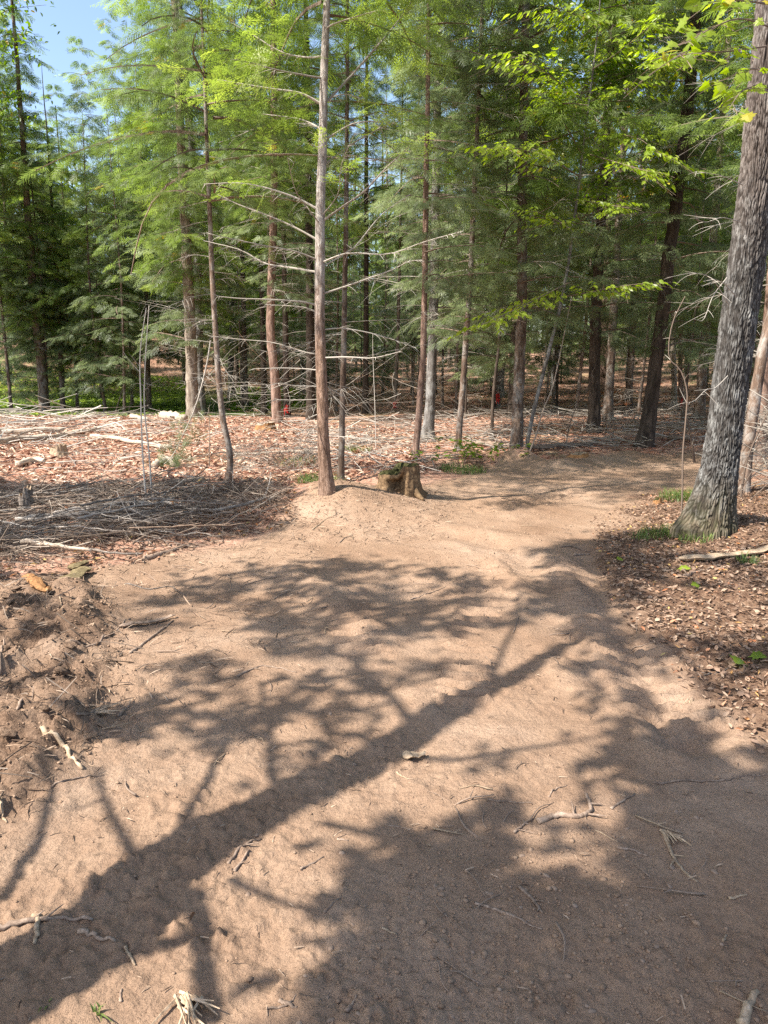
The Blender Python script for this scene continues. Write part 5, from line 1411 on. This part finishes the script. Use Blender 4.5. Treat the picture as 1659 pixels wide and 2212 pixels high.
# ------------------------------------------------------------------ litter and small stuff
def scatter(poly, n, tmpl, size, mat, name, label, cat, filt=None, lift=.004, tilt=.45, tints=(0, 1), zf=gz_fine):
    p = rand_in(poly, n)
    if filt is not None: p = p[filt(p[:, 0], p[:, 1])]
    z = zf(p[:, 0], p[:, 1]); m = len(p)
    a = RNG.uniform(0, 6.28, m)
    X = np.stack([np.cos(a), np.sin(a), RNG.normal(0, .25, m)], -1); Z = RNG.normal(0, tilt, (m, 3)) + [0, 0, 1]
    b = MB(); b.inst(*tmpl, np.stack([p[:, 0], p[:, 1], z + lift + RNG.random(m) * .01], -1), X, Z, RNG.uniform(*size, m), RNG.uniform(*tints, m))
    return tag(b.build(name, M[mat]), label, cat, kind='stuff')
off_track = lambda x, y: poly_sd(x, y, TRACK) + .16 * fbm(x * 2.3, y * 2.3, 4, 81) * np.clip(np.hypot(x, y) / 4, .5, 2) < RNG.exponential(.20, len(x)) - .06
on_track = lambda x, y: poly_sd(x, y, TRACK) > -.05
RIGHT = [(1280, 1120), (1400, 1065), (1520, 1060), (1700, 1040), (2100, 1060), (2300, 1500), (1900, 1750), (1659, 1640), (1500, 1520), (1400, 1400), (1290, 1260)]
needle_bit0 = (np.array([(0, 0, 0), (.5, .10, .10), (1, 0, 0), (.5, -.10, .05)], float), np.array([(0, 1, 2), (0, 2, 3)]))
scatter(RIGHT, 21000, LF_C, (.014, .044), 'litter', 'leaf_litter', 'carpet of curled brown leaves on the bank under the big grey trunk', 'leaf litter', off_track, tilt=.7)
scatter(RIGHT, 9000, needle_bit0, (.02, .07), 'litter', 'bark_litter', 'needles and bark shreds mixed into the brown leaves under the big grey trunk', 'litter', off_track, tilt=.6)
SL = [(-400, 885), (300, 893), (700, 915), (900, 930), (930, 1035), (680, 1055), (600, 1100), (-400, 1180)]
needle_bit2 = (np.array([(0, 0, 0), (.5, .26, .15), (1, 0, 0), (.5, -.26, .08)], float), np.array([(0, 1, 2), (0, 2, 3)]))
needle_bit = (np.array([(0, 0, 0), (.5, .13, .12), (1, 0, 0), (.5, -.13, .05)], float), np.array([(0, 1, 2), (0, 2, 3)]))
scatter(SL, 60000, needle_bit, (.05, .16), 'slash', 'needle_litter', 'reddish dry needle and bark litter covering the sunny clearing', 'litter', off_track, tilt=.8, zf=gz)
scatter([(880, 905), (1500, 870), (1620, 985), (1300, 985), (1000, 1020), (880, 1030)], 14000, needle_bit, (.05, .15), 'slash', 'needle_litter', 'reddish needle litter under the trees behind the track', 'litter', off_track, tilt=.8, tints=(0, .7), zf=gz)
scatter([(-200, 1060), (300, 1050), (620, 1050), (640, 1140), (330, 1205), (-100, 1300)], 16000, needle_bit, (.03, .10), 'litter', 'bark_litter', 'brown bark litter in front of the brush pile', 'litter', None, tilt=.8, tints=(.2, 1), zf=gz)
NEAR = [(-200, 2500), (-100, 1260), (620, 1130), (900, 1060), (1500, 980), (1320, 1200), (1420, 1400), (1659, 1600), (2000, 2500)]
fibre = (np.array([(0, .018, 0), (1, .02, .03), (1, -.015, .03), (0, -.02, 0), (.5, .06, .04)], float), np.array([(0, 4, 3), (1, 2, 4), (2, 3, 4), (0, 1, 4)]))
chipt = (np.array([(0, .05, 0), (1, .07, .03), (1, -.05, .03), (0, -.06, 0), (.5, 0, .12)], float), np.array([(0, 1, 4), (1, 2, 4), (2, 3, 4), (3, 0, 4)]))
scatter(NEAR, 3600, chipt, (.006, .035), 'chips', 'wood_crumbs', 'tiny wood fibres and bark bits pressed into the sand', 'wood bits', None, .002, .3)
scatter([(-100, 1260), (450, 1180), (700, 1130), (650, 1400), (300, 1600), (-100, 1900)], 1500, fibre, (.02, .10), 'chips', 'wood_crumbs', 'straw-like wood shreds on the sand right of the clod bank', 'wood bits', None, .003, .35)

scatter([(610, 1110), (700, 1055), (930, 1060), (1000, 1120), (850, 1180), (620, 1170)], 1300, fibre, (.015, .10), 'chips', 'mound_litter', 'root fibres and bark shreds on the slope of the dirt mound', 'wood bits', None, .004, .5)
def rock_template(seed, n=1):
    r = np.random.default_rng(seed)
    import bmesh
    bm = bmesh.new(); bmesh.ops.create_icosphere(bm, subdivisions=n, radius=1)
    V = np.array([v.co[:] for v in bm.verts]); F = np.array([[v.index for v in f.verts] for f in bm.faces]); bm.free()
    V = V * (1 + r.normal(0, .13, (len(V), 1))) * [1, .8, .62]
    return V, F
RT = [rock_template(s) for s in range(4)]
p = np.vstack([rand_in(NEAR, 1800), rand_in([(500, 2500), (900, 1850), (1300, 1750), (2000, 2500)], 1500), rand_in([(-100, 1260), (250, 1300), (300, 1450), (220, 1620), (-100, 1900)], 3000), rand_in([(610, 1110), (700, 1055), (930, 1060), (1000, 1120), (850, 1180), (620, 1170)], 900)])
b = MB(); m = len(p); a = RNG.uniform(0, 6.28, m); z = gz_fine(p[:, 0], p[:, 1]); far_k = np.clip(np.hypot(p[:, 0], p[:, 1]) / 4, 1, 2)
for i, t in enumerate(RT):
    q = np.arange(m) % 4 == i
    b.inst(*t, np.stack([p[q, 0], p[q, 1], z[q] + .001], -1), np.stack([np.cos(a[q]), np.sin(a[q]), a[q] * 0], -1), np.tile([0, 0, 1.], (q.sum(), 1)), (RNG.gamma(2.0, .0015, q.sum()) + .0015) * far_k[q], RNG.random(q.sum()))
tag(b.build('soil_crumbs', M['sand_crumb'], None, True), 'small soil crumbs sprinkled over the sandy track', 'soil crumbs', kind='stuff')

# clods on the left bank, each one on its own
clod_me = []
for s in range(6):
    tv, tf = rock_template(40 + s, 3); V = tv.copy()
    nn = fbm(V[:, 0] * 3 + s, V[:, 1] * 3 + V[:, 2] * 2, 4, s) ; V *= (1 + .45 * nn)[:, None]; V = np.sign(V) * np.abs(V) ** .8 * [1, 1, .7]
    bb2 = MB(); bb2.add(V, tf, None, .5); me = bb2.mesh('soil_clod', True); me.materials.append(M['crumb']); clod_me.append(me)
cp = rand_in([(-60, 1285), (120, 1280), (215, 1310), (240, 1380), (180, 1440), (120, 1560), (60, 1700), (-60, 1760)], 70)
for i, q in enumerate(cp):
    s = RNG.uniform(.012, .038)
    o = link('soil_clod', clod_me[i % 6], None, (q[0], q[1], float(gz_fine(q[0], q[1])) + s * .1)); o.scale = (s, s * RNG.uniform(.7, 1.2), s * RNG.uniform(.5, .9)); o.rotation_euler = (RNG.uniform(-.4, .4), RNG.uniform(-.4, .4), RNG.uniform(0, 6))
    tag(o, 'lump of dug-up brown soil in the clod bank on the left', 'soil clod', 'soil clods of the left bank')
# pebbles
peb = []
for s in range(4):
    bb2 = MB(); tv, tf = rock_template(60 + s, 2); bb2.add(tv, tf, None, RNG.uniform(.2, .9)); me = bb2.mesh('pebble', True); me.materials.append(M['stone']); peb.append(me)
pp = np.vstack([rand_in([(520, 2212), (900, 1850), (1300, 1780), (1659, 1700), (1659, 2212)], 45), rand_in([(180, 1500), (700, 1400), (900, 1800), (200, 2100)], 15)])
for i, q in enumerate(pp):
    s = RNG.uniform(.005, .011)
    o = link('pebble', peb[i % 4], None, (q[0], q[1], float(gz_fine(q[0], q[1])) - s * .05)); o.scale = (s * RNG.uniform(.8, 1.5), s, s * RNG.uniform(.6, 1)); o.rotation_euler = (0, 0, RNG.uniform(0, 6))
    tag(o, 'small dusty pebble half sunk in the bare sandy track', 'pebble', 'pebbles on the sandy track')
# minor twigs on the sand
mt = []
for s in range(8):
    r_ = np.random.default_rng(s + 300); bb2 = MB()
    u = np.linspace(-.5, .5, 7); c = np.stack([u, .12 * r_.uniform(-1, 1) * np.sin(u * 5 + r_.uniform(0, 3)), .03 * np.cos(u * 6)], -1)
    bb2.tube(c, np.linspace(.026, .010, 7) * r_.uniform(.5, 1.1), 5, True, r_.uniform(.2, .8), .3)
    if s % 2: bb2.tube(np.array([c[3], c[3] + [.15, .14, .04]]), np.array([.02, .008]), 4, False, .5)
    me = bb2.mesh('twig', True); me.materials.append(M['stick' if s != 3 else 'pale_wood']); mt.append(me)
tp_ = np.vstack([rand_in(NEAR, 110), rand_in([(100, 1250), (500, 1190), (750, 1300), (600, 1600), (250, 1650)], 60), rand_in([(900, 1700), (1500, 1700), (1659, 2212), (900, 2212)], 20)])
for i, q in enumerate(tp_):
    s = RNG.uniform(.05, .2)
    o = link('twig', mt[i % 8], None, (q[0], q[1], float(gz_fine(q[0], q[1])) + s * .03)); o.scale = (s, s, s); o.rotation_euler = (RNG.normal(0, .12), RNG.normal(0, .12), RNG.uniform(0, 6.28))
    tag(o, 'small dry twig lying loose on the bare sandy track', 'twig', 'loose twigs on the sandy track')
# nearest fallen leaves as pieces of the floor
fl = rand_in([(1330, 1180), (1480, 1180), (1659, 1150), (1659, 1600), (1560, 1520), (1400, 1350)], 330)
fl = fl[off_track(fl[:, 0], fl[:, 1])][:290]
for i, q in enumerate(fl):
    z = float(gz_fine(q[0], q[1])); a = RNG.uniform(0, 6.28)
    put_leaf('fallen_leaf', leaf_mesh('curl' if i % 3 else 'maple', int(RNG.integers(0, 3)), 'litter'), floor_obj, (q[0], q[1], z + .016), (math.cos(a), math.sin(a), RNG.normal(0, .2)), RNG.normal(0, .35, 3) + [0, 0, 1], RNG.uniform(.03, .055))
def green_leaf(x, y, s, lb, mat='leaf_lime'):
    g = G(x, y); z = float(gz_fine(g[0], g[1]))
    o = put_leaf('maple_leaf', leaf_mesh('maple', 2, mat), None, (g[0], g[1], z + .035), (RNG.normal(), -.8, .1), (.1, -.5, 1), s); tag(o, lb, 'leaf')
green_leaf(1468, 1232, .085, 'pale green fallen maple leaf below the long pale split log')
green_leaf(1342, 1212, .055, 'pale green fallen leaf on the edge of the leaf litter near the rut')
green_leaf(1598, 1436, .09, 'green maple leaf among brown leaves at the right, upper of the pair', 'leaf')
green_leaf(1622, 1428, .08, 'green maple leaf touching the grey straight stick end', 'leaf')
green_leaf(1506, 1278, .06, 'small dark green leaf on litter right of the rut', 'leaf')
g_ = G(412, 2003); tag(put_leaf('dead_leaf', leaf_mesh('curl', 0, 'litter'), None, (g_[0], g_[1], float(gz_fine(g_[0], g_[1])) + .02), (.1, -.3, .9), (1, -.6, .1), .05), 'dark curled dead leaf standing in the lower left trunk shadow', 'leaf')

# ------------------------------------------------------------------ grass tufts, low plants, thin dead stems
def tuft(x, y, n, h, spread, label, name='grass_tuft', mat='grass', seed=0):
    r = np.random.default_rng(seed); base = G(x, y); b = MB()
    for i in range(n):
        a = r.uniform(0, 6.28); rad = spread * math.sqrt(r.random()); p = np.array([math.cos(a) * rad, math.sin(a) * rad, 0])
        p[2] = float(gz(base[0] + p[0], base[1] + p[1])) - base[2]
        l = h * r.uniform(.5, 1.2); d = np.array([r.normal(0, .5), r.normal(0, .5), 1.]); w = .0035
        s = np.array([d[1], -d[0], 0]); s /= np.linalg.norm(s) + 1e-6
        m1 = p + d * l * .5; t1 = p + d * l * .85 + np.array([d[0], d[1], -.3]) * l * .45
        b.add([p - s * w, p + s * w, m1 + s * w * .8, m1 - s * w * .8, t1], [(3, 2, 4)], [(0, 1, 2, 3)], float(np.clip(r.normal(.5, .25), 0, .93)))
    o = b.build(name, M[mat], None, False, base); return tag(o, label, 'grass')
tuft(1415, 1158, 230, .11, .20, 'dense green grass tuft at the left foot of the big grey trunk', seed=1)
tuft(1503, 1162, 150, .10, .17, 'green grass tuft in front of the big grey trunk foot', seed=2)
tuft(1478, 1078, 420, .16, .28, 'sunlit yellow-green grass patch behind the thin wiry sapling', seed=3)
tuft(213, 2195, 9, .04, .012, 'few green grass blades at the bottom left edge', seed=4)
tuft(101, 2175, 6, .035, .01, 'single short green blade inside the lower left trunk shadow', seed=8)
tuft(1000, 1020, 420, .14, .35, 'sunlit grass patch at the track edge below the leafy plants', seed=5)
tuft(690, 1045, 400, .16, .28, 'dull green grass at the left foot of the central hemlock', seed=6)
tuft(765, 975, 260, .14, .3, 'small bright grass patch in the clearing behind the slim dark stem', seed=7)
tuft(1615, 1218, 60, .10, .08, 'sparse dry grass sprig beside the long pale split log', seed=9)
tuft(640, 1000, 200, .14, .4, 'faint green sprouts in the sunny clearing left of the central trunk', seed=10)

def leafy_plants(cx, cy, n, label, seed, hs=(.15, .4), spread=.45, ls=.10, mat='leaf'):
    r = np.random.default_rng(seed); base = G(cx, cy); root = empty('leafy_plant', base, label, 'plant')
    for i in range(n):
        p = np.array([r.normal(0, spread), r.normal(0, spread * .6), 0]); h = r.uniform(*hs)
        e = p + [r.normal(0, .08), r.normal(0, .08), h]; st = MB(); st.tube(spline([p, (p + e) / 2 + [.01, 0, 0], e], 5), .003, 3, False, .4); st.build('stem', M['sapbark'], root)
        for k in range(8):
            q = p + (e - p) * r.uniform(.35, 1); a = r.uniform(0, 6.28)
            put_leaf('leaf', leaf_mesh('ovate', int(r.integers(1, 3)), mat), root, q, (math.cos(a), math.sin(a), r.uniform(-.4, .3)), r.normal(0, .35, 3) + [0, 0, 1], ls * r.uniform(.7, 1.3))
leafy_plants(1018, 1000, 30, 'clump of low bright green leafy plants at the track edge left of the dirt mound', 4, ls=.09)
leafy_plants(500, 862, 10, 'yellow-green leafy twigs beside the thin curved tree at head height of the logs', 5, (.4, 1.1), .5, .15, 'leaf_lime')

# green ground cover left far
scatter([(-500, 846), (150, 846), (420, 850), (430, 896), (250, 898), (-500, 893)], 26000, needle_bit2, (.08, .20), 'needle_bright', 'ground_cover', 'bright green low ground cover behind the clearing on the left', 'ground cover', None, .06, .6, (.3, .93), zf=gz)
scatter([(500, 855), (680, 855), (680, 885), (500, 885)], 2500, needle_bit2, (.10, .22), 'leaf', 'ground_cover', 'green ground cover glimpsed between the trunks left of the central hemlock', 'ground cover', None, .06, .6, (.2, .8), zf=gz)

def thin_stem(pts, r, label, mat='sapbark', cat='sapling', name='sapling', dy=0, twigs=6, Y=None, leaves=0, tint=.6, tw=.35):
    base = G(*pts[0]) if Y is None else P(*pts[0], Y)
    D = base[1]; m = len(pts)
    w = np.array([base] + [P(x, y, D + dy * k / (m - 1)) for k, (x, y) in enumerate(pts) if k > 0]) - base
    root = empty(name, base, label, cat)
    cv = spline(w, 22); b = MB(); b.tube(cv, np.linspace(r, r * .4, 22), 6, False, tint, .1); b.build('stem', M[mat], root, True)
    if twigs:
        b = MB(); L = np.linalg.norm(cv[-1] - cv[0]); side_twigs(b, cv, L, rs, twigs, tw, r * .35); b.build('twig', M['dead'], root, stuff=True)
    if leaves:
        for k in range(leaves):
            q = curve_at(cv, rs.uniform(.5, 1)) + rs.normal(0, .1, 3); put_leaf('leaf', leaf_mesh('ovate', int(rs.integers(1, 3)), 'leaf_lime'), root, q, rs.normal(0, 1, 3), rs.normal(0, .4, 3) + [0, 0, 1], .09)
    return root
thin_stem([(1471, 1133), (1474, 1060), (1475, 980), (1482, 900), (1484, 845), (1470, 800), (1445, 770), (1452, 700), (1480, 640)], .009, 'thin wiry sapling with kinked top standing before the foot of the big grey trunk', twigs=7, tint=.35)
thin_stem([(316, 1090), (308, 980), (304, 860), (303, 760), (316, 665)], .010, 'left one of a pair of thin dead stems in the clearing', 'dead', dy=.2, twigs=5, tint=.9)
thin_stem([(328, 1080), (322, 980), (312, 880), (314, 780), (322, 660)], .010, 'right one of a pair of thin dead stems in the clearing', 'dead', dy=.2, twigs=5, tint=.85)
thin_stem([(247, 900), (262, 850), (280, 800), (300, 740)], .022, 'thin dark stem leaning right behind the slash heap', dy=1, twigs=4, tint=.25)
thin_stem([(276, 900), (284, 860), (300, 790)], .015, 'thinner leaning stem right of the thin dark one behind the slash heap', dy=1, twigs=3, tint=.4)
thin_stem([(1140, 985), (1158, 940), (1172, 890), (1195, 830), (1215, 740), (1235, 640)], .014, 'slim pale sapling rising right from the dirt mound', twigs=8, tint=.75)
thin_stem([(1129, 985), (1150, 900), (1168, 820), (1180, 740)], .010, 'thinnest sapling between the rough brown trunk and the slim pale sapling', twigs=6, tint=.6)
thin_stem([(1222, 965), (1230, 920), (1245, 880), (1265, 850), (1280, 800)], .012, 'crooked dark sapling left of the nearly black trunk', twigs=6, tint=.15)
thin_stem([(452, 1008), (453, 930), (451, 880)], .009, 'reddish thin pole in the clearing left of the curved tree', twigs=3, tint=.6)
thin_stem([(691, 1010), (693, 900), (690, 820)], .008, 'hair-thin pale stem behind the central hemlock', 'dead', twigs=4, tint=.9)
thin_stem([(812, 975), (810, 880), (806, 780), (805, 720)], .008, 'thin pale stem in the clearing left of the rotten stump', 'dead', twigs=4, tint=.9)
thin_stem([(1600, 1075), (1612, 1000), (1640, 930), (1670, 870)], .014, 'bent dark sapling right of the big grey trunk', twigs=9, tint=.2)
thin_stem([(1500, 1000), (1490, 930), (1478, 885)], .022, 'short dark broken pole left of the big grey trunk at the bend', twigs=2, tint=.05)
thin_stem([(225, 1100), (224, 1070), (222, 1034)], .008, 'short upright twig behind the brush pile', twigs=2, tint=.6)
thin_stem([(565, 1085), (580, 1050), (585, 1020)], .008, 'thin white twig standing at the right end of the brush pile', 'dead', twigs=1, tint=1)
for k, (x, y, L) in enumerate([(1640, 1050, 130), (1620, 1070, 150), (1650, 1080, 90)]):
    thin_stem([(x - 30, y), (x + 10, y - L * .4), (x + 60, y - L)], .008, ['low dark stem slanting out at the right edge, highest of three', 'low dark stem slanting out at the right edge, middle of three', 'low dark stem slanting out at the right edge, lowest of three'][k], twigs=8, tint=.2)

# broken-off hemlock top hanging in front of the pale trunk
root = empty('hanging_branch', P(452, 770, 11.2), 'broken branch with drooping green sprays hanging left of the curved thin tree', 'branch')
bs = root.location
hp = [P(x, y, 11.2) for x, y in [(455, 735), (446, 790), (425, 870), (400, 930), (372, 985), (345, 1010)]]
cv = spline([q - np.array(bs) for q in hp], 14); b = MB(); b.tube(cv, np.linspace(.012, .004, 14), 6, False, .8); side_twigs(b, cv, 1.6, rs, 18, .5, .003); b.build('bough', M['dead'], root)
b = MB(); n = 130; ts = rs.uniform(.45, 1, n); q = np.array([curve_at(cv, t) for t in ts]) + rs.normal(0, 1, (n, 3)) * [.13, .1, .10]
place_sprays(b, SP_F, q, rs.normal(0, .5, (n, 3)) + [-.1, 0, -.9], rs.normal(0, .6, (n, 3)) + [0, -.5, .3], rs.uniform(.10, .2, n), np.clip(rs.normal(.5, .15, n), 0, .9)); b.build('needles', M['needle_blue'], root, stuff=True)
scatter([(-500, 770), (200, 775), (480, 800), (480, 846), (150, 844), (-500, 842)], 9000, needle_bit, (.12, .4), 'slash', 'slope_litter', 'pinkish brown debris on the slope far behind the clearing', 'litter', None, tilt=.8, tints=(.1, .9), zf=gz)
scatter([(480, 830), (1000, 840), (1600, 840), (1600, 875), (1000, 895), (480, 885)], 8000, needle_bit, (.08, .28), 'slash', 'deep_litter', 'brown debris on the shaded floor deep among the trees', 'litter', None, tilt=.8, tints=(0, .7), zf=gz)
# reddish dead fern/brush clump beyond the bend
scatter([(1290, 862), (1345, 862), (1350, 900), (1290, 900)], 900, needle_bit, (.15, .35), 'litter', 'dead_bracken', 'rust-red dead bracken at the foot of the thick pale brown trunk', 'bracken', None, .3, 1.2, (.88, .97), zf=gz)

_t = {}
for _o in S.objects:
    if _o.type == 'MESH': _t[_o.data.name] = len(_o.data.loops) - 2 * len(_o.data.polygons)
print('TRIS', sum(_t.values()), sorted(_t.items(), key=lambda q: -q[1])[:14])
